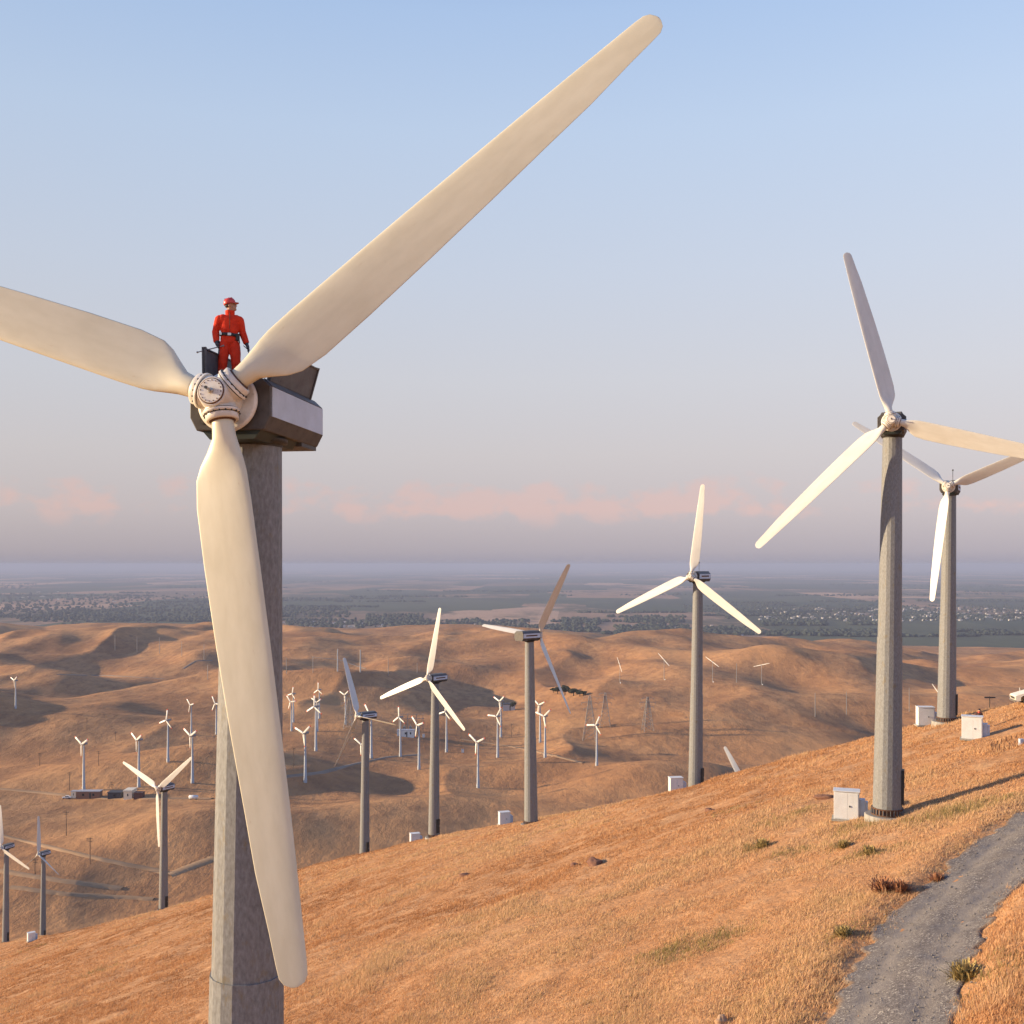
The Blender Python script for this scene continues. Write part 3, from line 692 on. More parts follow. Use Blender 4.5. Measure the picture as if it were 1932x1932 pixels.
SM = [  # hub, base, first tip, label
    ((29.5, 1284), (29.5, 1337), (37.5, 1270), 'small turbine alone on the far left hillside near the picture edge'),
    ((155.5, 1404), (158, 1492), (139, 1386), 'small red-tipped turbine standing behind the brown trailer'),
    ((261, 1396), (262, 1485), (277.5, 1374), 'small red-tipped turbine behind the cream trailer'),
    ((314.5, 1359), (317, 1438), (317.5, 1332), 'small red-tipped turbine on the knoll with one blade up, left of the nearest tower'),
    ((359.5, 1330), (361, 1386), (352.5, 1317), 'small red-tipped turbine half hidden behind another on the knoll'),
    ((362, 1388), (363, 1477.5), (381, 1368), 'small red-tipped turbine just left of the nearest tower, lower of two in line'),
    ((407, 1327.5), (408, 1386), (401, 1312), 'small red-tipped turbine partly covered by the nearest tower'),
    ((553, 1309), (553.5, 1363), (555.5, 1293), 'upper of two overlapping small turbines right of the nearest tower'),
    ((548.5, 1324), (550, 1379.5), (541, 1312), 'lower of two overlapping small turbines right of the nearest tower'),
    ((600, 1301.5), (602.5, 1356), (600, 1286), 'topmost of three overlapping small turbines left of the thin-bladed turbine'),
    ((597, 1325), (599, 1380), (584, 1315), 'middle of three overlapping small turbines left of the thin-bladed turbine'),
    ((595, 1333), (596, 1417), (574, 1349), 'nearest of three overlapping small turbines left of the thin-bladed turbine'),
    ((651, 1311), (652, 1367), (638, 1303), 'small red-tipped turbine beside the lattice mast under a long thin blade'),
    ((698.5, 1347), (700.5, 1431), (688, 1326), 'small red-tipped turbine behind the thin-bladed turbine nacelle'),
    ((684, 1404.5), (684, 1480), (665, 1390), 'small red-tipped turbine hidden behind the tower of the thin-bladed turbine'),
    ((573, 1383), (576, 1476), (589, 1363), 'small red-tipped turbine below the blade tip pointing down left'),
    ((750.5, 1353), (755.5, 1428), (750, 1331), 'small red-tipped turbine in front of the white substation building'),
    ((787, 1368), (790.5, 1452), (777.5, 1354), 'small red-tipped turbine right of the substation with a Y of blades'),
    ((842, 1343), (842.5, 1419.5), (845, 1322), 'small red-tipped turbine just right of the brown-grey tower'),
    ((898.5, 1400), (902, 1487), (884, 1387), 'small red-tipped turbine standing alone lowest in the middle valley'),
    ((942.5, 1323), (945, 1391), (954.5, 1308), 'upper of two small turbines left of the tower seen from behind'),
    ((939, 1351.5), (939, 1429.5), (950, 1330), 'lower of two small turbines left of the tower seen from behind'),
    ((1018, 1330), (1019, 1401), (1004, 1316), 'upper of two small turbines right of the tower seen from behind'),
    ((1024.5, 1351), (1028.5, 1429.5), (1039.5, 1334), 'lower of two small turbines right of the tower seen from behind'),
    ((1126, 1368), (1126, 1445), (1135, 1346), 'small turbine below the lattice pylons, farthest right of its kind'),
]
for i, (hp, bp, tp, lab) in enumerate(SM):
    b = hit(bp[0], bp[1], 300)
    if b is None: continue
    s = (bp[1] - hp[1]) * b.y / F / 26.0; s = min(max(s, .72), 1.3)
    o = sp if i == 0 else copy_tree(sp)
    psi = R(32 + 18 * random.random()); o.location = b; o.rotation_euler = (0, 0, -psi); o.scale = (s, s, s)
    tag(o, lab, 'wind turbine', 'small red-tipped turbines in the valley')
    rel = psi - math.atan((hp[0] - CX) / F); th = math.degrees(math.atan2(hp[1] - tp[1], (tp[0] - hp[0]) / math.cos(rel)))
    k = 0
    for ch in KIDS_of(o):
        if ch.name.split('.')[0] == 'blade':
            a = th - 90 + 120 * k; k += 1; ch.matrix_basis = Matrix.Translation((0, -1.5, 26)) @ Matrix.Rotation(R(-a), 4, 'Y')

# two-bladed turbines on thin poles
def two_proto():
    root = empty('two_bladed_turbine'); H = 24
    mb = MB(); mb.lathe([(.42, -.5), (.28, H)], 10); mb.build('pole', M['lattice'], root)
    q = MB(); q.box((0, .3, 0), (.8, 2.2, .8)); o = q.build('nacelle', M['lattice'], root); o.location = (0, 0, H + .3)
    q = MB(); q.box((0, 0, 0), (.9, .9, 1.3)); o = q.build('equipment_box', M['cab'], root); o.location = (1.6, -1, .4)
    s = MB(); s.prism([(-.3, 0.2), (.3, .2), (.42, 2.5), (.16, 10.4), (-.2, 10.4), (-.42, 2.5)], -.12, .12); me = s.mesh('blade', M['blade_far'])
    for k in range(2): link('blade', me, root)
    return root
tp_ = two_proto(); index_kids(tp_)
TWO = [((1170.4, 1254.5), (1169.6, 1289), (1165, 1236.5), 'two-bladed turbine on the far hill, leftmost of its row'),
       ((1253, 1244.5), (1253, 1283), (1240.5, 1229), 'two-bladed turbine left of the ridge crest tower'),
       ((1346, 1248.5), (1344.5, 1287), (1335, 1239.5), 'two-bladed turbine right of the ridge crest tower'),
       ((1436, 1254.5), (1437, 1292), (1458, 1247.5), 'two-bladed turbine with a nearly level rotor'),
       ((1771, 1303), (1772, 1350), (1760, 1283), 'two-bladed turbine close beside the right-hand tower'),
       ((1926, 1306), (1926, 1352), (1924, 1281), 'two-bladed turbine rising behind the white pickup')]
for i, (hp, bp, tp, lab) in enumerate(TWO):
    b = hit(bp[0], bp[1], 300)
    if i >= 4:                                   # foot hidden behind the ridge: stand it where its head shows at the right height
        c = [(abs(HY - F * (gz((hp[0] - CX) / F * d, d) + 24.3) / d - hp[1]), d) for d in np.arange(700, 1500, 20)]; d = min(c)[1]
        X = (hp[0] - CX) / F * d; b = Vector((X, d, gz(X, d)))
    o = tp_ if i == 0 else copy_tree(tp_)
    psi = R(35); o.location = b; o.rotation_euler = (0, 0, -psi); tag(o, lab, 'wind turbine', 'two-bladed turbines on thin poles')
    s = min(max((bp[1] - hp[1]) * b.y / F / 24.3, .75), 1.35); o.scale = (s,) * 3
    th = math.degrees(math.atan2(hp[1] - tp[1], (tp[0] - hp[0]) / .8)); k = 0
    for ch in KIDS_of(o):
        if ch.name.split('.')[0] == 'blade':
            ch.matrix_basis = Matrix.Translation((0, -1.0, 24.3)) @ Matrix.Rotation(R(90 - th + 180 * k), 4, 'Y'); k += 1

# bare poles, power poles
def pole_at(pts, name, label, cat, group, crossarm, rad_, mat):
    for x, y0, y1 in pts:
        b = hit(x, y1, 260)
        if b is None: continue
        h = (y1 - y0) * b.y / F
        mb = MB(); mb.cyl((0, 0, -.5), (0, 0, h), rad_, rad_ * .7, n=8)
        if crossarm: mb.box((0, 0, h - .6), (2.6, .18, .2)); mb.box((0, 0, h - 1.5), (1.8, .16, .18))
        o = mb.build(name, mat); o.location = b; tag(o, label, cat, group)
pole_at([(217, 1199, 1228), (258.5, 1201, 1230.5), (301, 1203, 1233), (343, 1210, 1239), (385, 1216, 1246), (392, 1254, 1282)], 'bare_pole', 'thin grey pole in the row on the far left hills', 'pole', 'row of poles on the far left hills', False, .42, M['lattice'])
pole_at([(540.5, 1242, 1272), (590.5, 1238, 1269.5), (732.5, 1242, 1274.5), (787, 1251, 1269.5)], 'bare_pole', 'thin dark pole on the hill right of the nearest tower', 'pole', 'poles on the middle hills', False, .36, M['lattice'])
pole_at([(637, 1224.5, 1267), (680, 1226.5, 1268)], 'bare_tower', 'thick pale tower without a rotor on the middle hill', 'pole', 'rotorless towers on the middle hill', False, .75, M['tower_s'])
pole_at([(1389.6, 1252, 1288), (1538, 1308, 1353), (1597, 1305.5, 1348.5), (1654.7, 1299.5, 1344), (1715.5, 1299, 1343.5)], 'bare_pole', 'thin grey rotorless pole on the right-hand hills', 'pole', 'poles on the right-hand hills', False, .34, M['lattice'])
pole_at([(125, 1530, 1577), (170, 1580, 1630), (186, 1417, 1445), (75, 1420, 1445), (66, 1620, 1651), (131, 1457, 1492), (164, 1355, 1377), (218, 1380, 1398), (211, 1475, 1487)], 'power_pole', 'wooden power pole in the left valley', 'power pole', 'wooden power poles in the left valley', True, .17, M['wood'])
pole_at([(554, 1410, 1448), (760, 1397, 1434), (870, 1377, 1412), (965, 1365, 1392)], 'power_pole', 'wooden power pole in the middle valley', 'power pole', 'wooden power poles in the middle valley', True, .17, M['wood'])

# lattice pylons
def pylon(x, y0, y1, label, arms=True):
    b = hit(x, y1, 300)
    if b is None: return
    h = (y1 - y0) * b.y / F; root = empty('transmission_pylon', b, random.uniform(-.3, .3)); w = h * .13; t = .13
    def at(z, sx, sy): k = w * (1 - z / h) + .6; return Vector((sx * k, sy * k, z))
    C4 = [(-1, -1), (1, -1), (1, 1), (-1, 1)]
    for sx, sy in C4:
        m = MB(); m.cyl(at(-.5, sx, sy), at(h, sx, sy), t * 1.3, n=5); m.build('leg', M['lattice'], root)
    m = MB(); zs = [h * (1 - .82 ** k) for k in range(12)] + [h]
    for za, zb in zip(zs[:-1], zs[1:]):
        for q in range(4):
            a, c = C4[q], C4[(q + 1) % 4]
            m.cyl(at(za, *a), at(zb, *c), t * .7, n=4, caps=False); m.cyl(at(za, *c), at(zb, *a), t * .7, n=4, caps=False); m.cyl(at(zb, *a), at(zb, *c), t * .7, n=4, caps=False)
    m.build('bracing', M['lattice'], root)
    if arms:
        for zz, ww in ((.97, 5), (.84, 6.5), (.71, 5)):
            m = MB(); m.cyl((-ww, 0, zz * h), (ww, 0, zz * h), t, n=5)
            for s in (-1, 1): m.cyl((s * ww, 0, zz * h), (s * .6, 0, zz * h + 1.6), t * .7, n=4); m.cyl((s * ww, 0, zz * h), (s * ww, 0, zz * h - 1.5), .16, n=5)
            m.build('crossarm', M['lattice'], root)
    tag(root, label, 'pylon', 'lattice power pylons')
pylon(1113, 1313, 1397, 'lattice pylon above the small turbine, left of two close together')
pylon(1142, 1307, 1371, 'lattice pylon right of two close together on the orange hill')
pylon(1222, 1316, 1379, 'lattice pylon left of the ridge crest tower, standing apart')
pylon(659, 1317, 1375, 'lattice mast beside the small turbine in the middle valley')

# ------------------------------------------------------------------ cabinets
def make_cabinet():
    root = empty('utility_cabinet')
    m = MB(); m.box((0, .5, .98), (1.62, 1.0, 1.86)); m.build('body', M['cab'], root, .015)
    for s in (-1, 1):
        m = MB(); d_ = .875 if s < 0 else .655; cx_ = -.365 if s < 0 else .41
        m.box((cx_, -.012, .95), (d_, .03, 1.70)); d = m.build('cabinet_door', M['cab'], root, .008)
        if s > 0:
            h = MB(); h.box((cx_ - .2, -.05, .95), (.05, .05, .12)); h.cyl((cx_ - .2, -.03, .95), (cx_ - .2, -.07, .95), .05, n=12); h.build('handle', M['seam'], d)
    m = MB(); m.box((0, .48, 1.935), (1.72, 1.14, .05)); m.build('lid', M['cab'], root, .01)
    m = MB(); m.box((1.0, .62, .72), (.36, .62, 1.3)); m.box((1.27, .66, .66), (.16, .5, 1.12)); m.build('side_unit', M['panel'], root, .01)
    m = MB(); m.box((.2, .5, .0), (2.3, 1.4, .12)); m.build('plinth', M['concrete'], root)
    return root
cab = make_cabinet(); index_kids(cab)
CABS = [(1597, 1548, -19, 'white cabinet left of the tower by the gravel road, dark latch on its right door'),
        (1834, 1396, -25, 'white cabinet in front of the half-hidden man in brown'),
        (1748, 1370, -6, 'white cabinet beside the foot of the right-hand turbine'),
        (1277, 1477, 8, 'white cabinet left of the ridge crest turbine foot'),
        (953, 1549, 16, 'white cabinet left of the foot of the turbine seen from behind'),
        (784, 1582, 20, 'white cabinet mostly sunk behind the slope near the striped nacelle turbine'),
        (60, 1776, 38, 'white cabinet beside the slender turbine near the left edge')]
for i, (x, y, a, lab) in enumerate(CABS):
    u = (x - CX) / F
    b = hit(x, y) 
    if b is None or b.y > 400: De = float(np.interp(u, EU, ED)); b = Vector((u * De, De, gz(u * De, De)))
    if i == 5: b = Vector((u * (b.y + 4), b.y + 4, 0)); b.z = gz(b.x, b.y)
    o = cab if i == 0 else copy_tree(cab)
    o.location = b; o.rotation_euler = (0, 0, R(a)); tag(o, lab, 'utility cabinet', 'white utility cabinets')

# ------------------------------------------------------------------ people
def eval_mesh(o):
    dg = bpy.context.evaluated_depsgraph_get(); me = bpy.data.meshes.new_from_object(o.evaluated_get(dg)); return me
def skin_obj(chain_verts, edges, radii, sub=2):
    me = bpy.data.meshes.new('tmp'); me.from_pydata(chain_verts, edges, []); o = bpy.data.objects.new('tmp', me); COL.objects.link(o)
    md = o.modifiers.new('s', 'SKIN'); md.use_smooth_shade = True
    for k, r in enumerate(radii):
        sv = me.skin_vertices[0].data[k]; sv.radius = r if isinstance(r, tuple) else (r, r); sv.use_root = (k == 0)
    ss = o.modifiers.new('u', 'SUBSURF'); ss.levels = sub; ss.render_levels = sub
    bpy.context.view_layer.update(); out = eval_mesh(o); bpy.data.objects.remove(o); bpy.data.meshes.remove(me); return out
def person_mesh(name, pose, mats, head_yaw, head_pitch, voxel=.0085):
    """mats: skin, suit, glove, boot, trousers. Faces -Y. returns a mesh: one continuous body"""
    J = pose; V = []; E = []; Rd = []
    def add(p, r, par=None):
        V.append(p); Rd.append(r); k = len(V) - 1
        if par is not None: E.append((par, k))
        return k
    body = MB()
    def loft(rings, n=20, up=None):
        """closed tube through (centre, rx, ry); rings lie across the path"""
        C_ = [Vector(c) for c, _, _ in rings]; vs = []
        for q, (c, rx, ry) in enumerate(rings):
            d = (C_[min(q + 1, len(C_) - 1)] - C_[max(q - 1, 0)]).normalized()
            ax = Vector((1, 0, 0)); ax = (ax - d * ax.dot(d)).normalized(); ay = d.cross(ax).normalized()
            vs += [C_[q] + ax * rx * math.cos(2 * math.pi * i / n) + ay * ry * math.sin(2 * math.pi * i / n) for i in range(n)]
        m_ = len(rings)
        fs = [(k * n + i, k * n + (i + 1) % n, (k + 1) * n + (i + 1) % n, (k + 1) * n + i) for k in range(m_ - 1) for i in range(n)]
        fs += [tuple(reversed(range(n))), tuple(range((m_ - 1) * n, m_ * n))]; body.add(vs, fs, 0, True)
    def lerp(a, b, t): return Vector(a).lerp(Vector(b), t)
    pv, wa, chs, nb_, nk_, sk = (Vector(J[k]) for k in ('pelvis', 'waist', 'chest', 'neckb', 'neck', 'skull'))
    loft([(pv - Vector((0, 0, .10)), .12, .10), (pv - Vector((0, 0, .04)), .178, .132), (pv + Vector((0, 0, .05)), .180, .132), (wa, .158, .115), (wa + Vector((0, 0, .07)), .185, .135), (chs - Vector((0, 0, .04)), .205, .142), (chs + Vector((0, 0, .06)), .205, .138), (nb_ - Vector((0, 0, .05)), .165, .11), (nb_, .085, .082), (nb_ + Vector((0, 0, .03)), .07, .07)], 28)
    loft([(nb_, .062, .066), (nk_, .058, .062), (sk - Vector((0, 0, .02)), .058, .065)])
    for s in 'LR':
        h, k_, an = Vector(J['hip' + s]), Vector(J['knee' + s]), Vector(J['ankle' + s])
        loft([(h + Vector((0, 0, .04)), .1, .115), (h - Vector((0, 0, .06)), .116, .124), (lerp(h, k_, .5), .112, .116), (lerp(h, k_, .85), .096, .102), (k_, .099, .104), (lerp(k_, an, .12), .092, .096), (lerp(k_, an, .4), .096, .1), (lerp(k_, an, .8), .094, .097), (lerp(k_, an, 1.0), .066, .07)])
        sh, e, w = Vector(J['sho' + s]), Vector(J['elb' + s]), Vector(J['wri' + s]); pm_ = Vector(J['palm' + s])
        body.sphere(sh - Vector((0, 0, .02)), (.084, .09, .085)); body.sphere(lerp(sh, nb_, .4) - Vector((0, 0, .02)), (.1, .09, .07)); body.sphere(lerp(sh, chs, .35), (.11, .11, .12))
        loft([(sh, .085, .09), (lerp(sh, e, .3), .085, .09), (lerp(sh, e, .7), .076, .082), (lerp(sh, e, .9), .070, .077), (e, .074, .080), (lerp(e, w, .3), .072, .076), (lerp(e, w, .7), .064, .068), (lerp(e, w, .88), .062, .064), (lerp(e, w, .92), .048, .05), (w, .036, .036)])
        loft([(lerp(e, w, .9), .034, .034), (w, .036, .034), (lerp(w, pm_, .5), .034, .046), (lerp(w, pm_, 1.0), .026, .048), (lerp(w, pm_, 1.22), .018, .040)], 14)
    parts = [body.mesh('tmp3', M['skin'])]
    mb = MB()
    hd = Vector(J['skull']); Q = Matrix.Rotation(head_yaw, 3, 'Z') @ Matrix.Rotation(head_pitch, 3, 'X')
    def hp(x, y, z): return hd + Q @ Vector((x, y, z))
    mb.sphere(hp(0, .012, .03), (.077, .097, .1), rot=Q); mb.sphere(hp(0, -.03, -.045), (.056, .066, .075), rot=Q); mb.sphere(hp(0, -.075, -.095), (.03, .028, .026), rot=Q)
    mb.sphere(hp(0, -.100, -.015), (.014, .024, .030), rot=Q); mb.sphere(hp(0, -.118, -.03), (.016, .014, .012), rot=Q); mb.sphere(hp(0, -.085, .035), (.055, .018, .016), rot=Q); mb.sphere(hp(0, -.092, -.062), (.026, .012, .012), rot=Q)
    for s in (-1, 1): mb.sphere(hp(s * .08, .01, -.005), (.012, .026, .034), rot=Q)
    for s in 'LR':                                          # hands: five fingers half curled round a shaft
        pm = Vector(J['palm' + s]); wr = Vector(J['wri' + s]); d = (pm - wr).normalized(); side = Vector((1 if s == 'L' else -1, 0, 0)); side = (side - d * side.dot(d)).normalized(); fw = d.cross(side).normalized()
        if fw.y > 0: fw = -fw
        for q in range(4):
            o0 = pm + fw * (.030 - .020 * q) + d * .02; ln = (.034, .038, .036, .028)[q]
            c1 = o0 + d * ln; c2 = c1 + d * ln * .45 - side * ln * .75; c3 = c2 - side * ln * .35 - d * ln * .35
            for a, b_, ra, rb in ((o0, c1, .0115, .0105), (c1, c2, .0105, .010), (c2, c3, .010, .009)):
                mb.cyl(a, b_, ra, rb, n=10); mb.sphere(b_, rb, nu=8, nv=6)
        t0 = pm - d * .015 + fw * .02; t1 = t0 + fw * .035 + d * .02 - side * .012; t2 = t1 + d * .03 - side * .018
        mb.cyl(t0, t1, .014, .0125, n=10); mb.cyl(t1, t2, .0125, .010, n=10); mb.sphere(t1, .0125, nu=8, nv=6); mb.sphere(t2, .010, nu=8, nv=6)
    # collar, cuffs and boots built into the suit
    mb.lathe([(.085, -.07), (.098, -.02), (.096, .035), (.08, .045)], 20, M=Matrix.Translation(Vector(J['neckb']) + Vector((0, .0, .055))))
    for s in 'LR':
        a = Vector(J['ankle' + s]); t = Vector(J['toe' + s]); mb.sphere((a + t) / 2 + Vector((0, 0, -.025)), (.05, .13, .045)); mb.sphere(a + Vector((0, .02, -.035)), (.052, .06, .05))
        mb.lathe([(.078, .02), (.098, .035), (.102, .12), (.092, .2)], 16, M=Matrix.Translation(a))
    parts.append(mb.mesh('tmp2', M['skin']))
    import bmesh
    bm = bmesh.new()
    for p in parts: bm.from_mesh(p)
    bmesh.ops.recalc_face_normals(bm, faces=bm.faces)
    me = bpy.data.meshes.new('u'); bm.to_mesh(me); bm.free()
    o = bpy.data.objects.new('u', me); COL.objects.link(o); rm = o.modifiers.new('r', 'REMESH'); rm.mode = 'VOXEL'; rm.voxel_size = voxel; rm.use_smooth_shade = True
    sm = o.modifiers.new('sm', 'SMOOTH'); sm.factor = .4; sm.iterations = 2
    bpy.context.view_layer.update(); out = eval_mesh(o); bpy.data.objects.remove(o); out.name = name; out.materials.clear()
    for mm in mats: out.materials.append(mm)
    nbz = J['neckb'][2] + .085; mi = []
    for p in out.polygons:
        c = p.center; k = 1
        dist = (c - hd).length
        if c.z > nbz and dist < .24: k = 0
        elif c.z < J['waist'][2] - .02: k = 4
        for s in 'LR':
            w = Vector(J['wri' + s]); pm = Vector(J['palm' + s]); d = (pm - w).normalized()
            if (c - w).dot(d) > -.015 and (c - pm).length < .17 and abs(c.x) > .19: k = 2
            a = Vector(J['ankle' + s])
            if c.z < a.z + .02: k = 3
        mi.append(k)
    out.polygons.foreach_set('material_index', mi); out.polygons.foreach_set('use_smooth', [True] * len(mi))
    return out, hd, Q
POSE = dict(pelvis=(0, 0, .97), waist=(0, -.01, 1.10), chest=(.005, 0, 1.33), neckb=(.01, .01, 1.50), neck=(.015, .0, 1.57), skull=(.022, -.012, 1.685),
            hipR=(-.10, 0, .90), kneeR=(-.135, -.03, .50), ankleR=(-.165, .02, .10), toeR=(-.19, -.13, .05), hipL=(.10, 0, .90), kneeL=(.13, -.04, .50), ankleL=(.15, .02, .10), toeL=(.19, -.13, .05),
            shoR=(-.20, .0, 1.42), elbR=(-.275, .04, 1.15), wriR=(-.255, -.05, .90), palmR=(-.235, -.085, .845), shoL=(.20, .0, 1.42), elbL=(.262, .04, 1.15), wriL=(.345, -.01, .91), palmL=(.375, -.03, .835))
base1, H1 = turb_bases[0]
deck = base1.z + H1 + .44
def make_person1():
    me, hd, Q = person_mesh('person', POSE, [M['skin'], M['red'], M['glove'], M['boot'], M['red']], R(80), R(-13))
    o = link('person', me); sc_ = 1.045
    o.location = ((433 - CX) / F * 22.75, 22.75, deck + .004); o.rotation_euler = (0, 0, R(14)); o.scale = (sc_,) * 3
    tag(o, 'worker in red coveralls and red hard hat standing on the nearest nacelle, looking right', 'person')
    m = MB(); T = Matrix.Translation(hd) @ Q.to_4x4()
    m.lathe([(.108, .035), (.112, .05), (.108, .09), (.09, .130), (.055, .155), (.01, .163)], 28, 0, True, T @ Matrix.Translation((0, .008, 0)) @ Matrix.Scale(1.12, 4, (0, 1, 0)))
    m.lathe([(.02, .163), (.016, .172)], 12, 0, True, T)
    for k in (-1, 0, 1): m.box(T @ Vector((k * .03, .01, .158 - abs(k) * .006)), (.012, .16, .014), 0, Q)
    v = [T @ Vector((.1 * math.sin(a) * 1.0, -.105 * math.cos(a) - e * (.075 * math.cos(a) + .0), .05 - e * .022 - zz)) for zz in (0, .008) for e in (0, 1) for a in np.linspace(-1.15, 1.15, 12)]
    n = 12; fs = []
    for k in range(n - 1): fs += [(k, k + 1, n + k + 1, n + k), (2 * n + k, 3 * n + k, 3 * n + k + 1, 2 * n + k + 1), (n + k, n + k + 1, 3 * n + k + 1, 3 * n + k)]
    m.add(v, fs, 0, False); m.build('hard_hat', M['helmet'], o)
    m = MB(); m.sphere(hd + Q @ Vector((0, .03, .012)), (.083, .085, .055), rot=Q); m.build('hair', M['hair'], o)
    for s in (-1, 1):
        m = MB(); m.sphere(hd + Q @ Vector((s * .03, -.083, .015)), (.013, .008, .008), rot=Q, nu=10, nv=6); m.build('eye', M['dark'], o)
    m = MB(); m.sphere(hd + Q @ Vector((0, -.098, -.062)), (.024, .008, .005), rot=Q, nu=10, nv=6); m.build('mouth', M['rockred'], o)
    S = Matrix.Translation((0, -.008, 1.075)) @ Matrix.Scale(.76, 4, (0, 1, 0)) @ Matrix.Rotation(R(4), 4, 'Y')
    m = MB(); m.lathe([(.19, -.03), (.196, -.028), (.196, .028), (.19, .03)], 40, 0, True, S); m.box((.0, -.158, 1.075), (.07, .02, .05), 1)
    b = m.build('belt', [M['belt'], M['steel']], o)
    m = MB(); m.box((.165, -.085, 1.03), (.08, .07, .14)); m.cyl((.19, -.11, 1.0), (.2, -.12, .9), .014, n=8); m.build('tool_pouch', M['belt'], b, .01)
    m = MB(); m.box((-.17, -.075, 1.09), (.035, .05, .05)); m.build('belt_clip', M['steel'], b)
    m = MB(); zs = np.linspace(1.12, 1.53, 14)
    for za, zb in zip(zs[:-1], zs[1:]):
        def f(z): return Vector((.005, -.128 - .022 * math.sin((z - 1.1) * 5.6) + max(0, z - 1.42) * .55, z))
        m.cyl(f(za), f(zb), .007, n=6)
    m.build('zip', M['rust'], o)
    W = o.matrix_basis if False else Matrix.Translation(o.location) @ Matrix.Rotation(R(14), 4, 'Z') @ Matrix.Scale(sc_, 4)
    pm = W @ (Vector(POSE['palmR']) + Vector((-.01, -.035, -.045))); pl = W @ (Vector(POSE['palmL']) + Vector((.0, -.03, -.05)))
    m = MB(); a, b_ = Vector((.12, .02, .035)), Vector((-.40, -.05, -.115)); m.cyl(a, b_, .013, .011, n=10); m.sphere(b_, (.024, .022, .022)); m.cyl(a, a + (a - b_).normalized() * .03, .02, n=10)
    w = m.build('wrench', M['lattice']); w.location = pm; tag(w, 'long steel bar held low in the red worker right hand', 'tool')
    m = MB(); pts = [Vector((-.11, .03, .10)), Vector((-.05, .0, .05)), Vector((0, 0, 0)), Vector((.02, -.01, -.1)), Vector((.03, -.01, -.24)), Vector((.035, 0, -.36))]
    for p, q in zip(pts[:-1], pts[1:]): m.cyl(p, q, .009, n=8); m.sphere(q, .009, nu=8, nv=6)
    w = m.build('rope', M['seam']); w.location = pl; tag(w, 'short dark line hanging from the red worker left hand', 'rope')
make_person1()
def make_person2():
    p = dict(POSE); p.update(wriR=(-.19, -.26, 1.16), palmR=(-.11, -.30, 1.18), elbR=(-.29, -.02, 1.14), wriL=(.17, -.26, 1.12), palmL=(.09, -.3, 1.14), elbL=(.28, 0, 1.13))
    me, hd, Q = person_mesh('person', p, [M['skin'], M['jacket'], M['skin'], M['boot'], M['trousers']], R(15), R(6), .012)
    o = link('person', me); D = 93.5; X = (1847 - CX) / F * D; o.location = (X, D, gz(X, D)); o.rotation_euler = (0, 0, R(-20)); o.scale = (1.05,) * 3
    tag(o, 'man in brown jacket and dark cap standing behind a white cabinet on the ridge', 'person')
    m = MB(); T = Matrix.Translation(hd) @ Q.to_4x4(); m.lathe([(.1, .03), (.1, .08), (.07, .12), (.01, .135)], 20, 0, True, T @ Matrix.Scale(1.12, 4, (0, 1, 0))); m.box(T @ Vector((0, -.13, .035)), (.13, .1, .012), 0, Q); m.build('cap', M['cap'], o)
    m = MB(); m.lathe([(.112, -.13), (.118, -.04), (.1, .02)], 20, 0, True, Matrix.Translation(Vector(p['neckb']) + Vector((0, 0, .06)))); m.build('scarf', M['redtip'], o)
make_person2()

# ------------------------------------------------------------------ pickup truck (faces left, cut by the right edge)
def make_truck(loc, rz):
    root = empty('pickup_truck', loc, rz)      # local: front towards -X, width along Y
    def slab(prof, y0, y1):
        m = MB(); m.prism([(x, z) for x, z in prof], y0, y1); return m
    prof = [(-2.55, .55), (-2.62, .75), (-2.58, 1.02), (-2.45, 1.08), (-1.15, 1.16), (-1.0, 1.16), (.95, 1.16), (.95, 1.14), (2.7, 1.14), (2.72, .6), (2.3, .5), (2.25, .85), (1.95, .95), (1.55, .95), (1.25, .85), (1.2, .45), (-1.15, .45), (-1.2, .82), (-1.5, .93), (-1.85, .93), (-2.12, .82), (-2.2, .5)]
    slab(prof, -.92, .92).build('body', M['truck'], root, .03)
    slab([(-.95, 1.15), (-.45, 1.78), (-.30, 1.82), (.75, 1.82), (.90, 1.72), (.93, 1.15)], -.80, .80).build('cab', M['truck'], root, .04)
    for s in (-1, 1):
        m = MB(); m.prism([(-.78, 1.2), (-.40, 1.70), (.10, 1.72), (.10, 1.2)], s * .803 - .006, s * .803 + .006); m.prism([(.18, 1.2), (.18, 1.72), (.70, 1.72), (.78, 1.2)], s * .803 - .006, s * .803 + .006); m.build('side_window', M['glass'], root)
        m = MB(); m.box((-.72, s * 1.0, 1.25), (.10, .18, .14)); m.build('mirror', M['seam'], root)
        m = MB(); m.lathe([(.10, 0), (.10, .03)], 16, 0, True, Matrix.Translation((-2.585, s * .66, .86)) @ Matrix.Rotation(R(-90), 4, 'Y')); m.build('headlight', M['steel'], root)
        for xw in (-1.66, 1.75):
            T = Matrix.Translation((xw, s * .80, .37)) @ Matrix.Rotation(R(90), 4, 'X')
            m = MB(); m.lathe([(.26, -.11), (.36, -.10), (.37, 0), (.36, .10), (.26, .11)], 28, 0, True, T); w = m.build('wheel', M['tyre'], root)
            m = MB(); m.lathe([(.20, -.115), (.20, .115)], 20, 0, True, T); m.build('rim', M['steel'], w)
    m = MB(); m.add([(-.93, -.7, 1.2), (-.93, .7, 1.2), (-.50, .7, 1.74), (-.50, -.7, 1.74)], [(0, 3, 2, 1)], 0); m.build('windscreen', M['glass'], root)
    m = MB(); m.box((-2.66, 0, .6), (.12, 1.8, .16)); m.build('bumper', M['steel'], root)
    m = MB(); m.box((-2.615, 0, .86), (.03, 1.05, .2)); m.build('grille', M['seam'], root)
    return tag(root, 'cream white pickup truck at the right edge of the picture, facing left', 'truck')
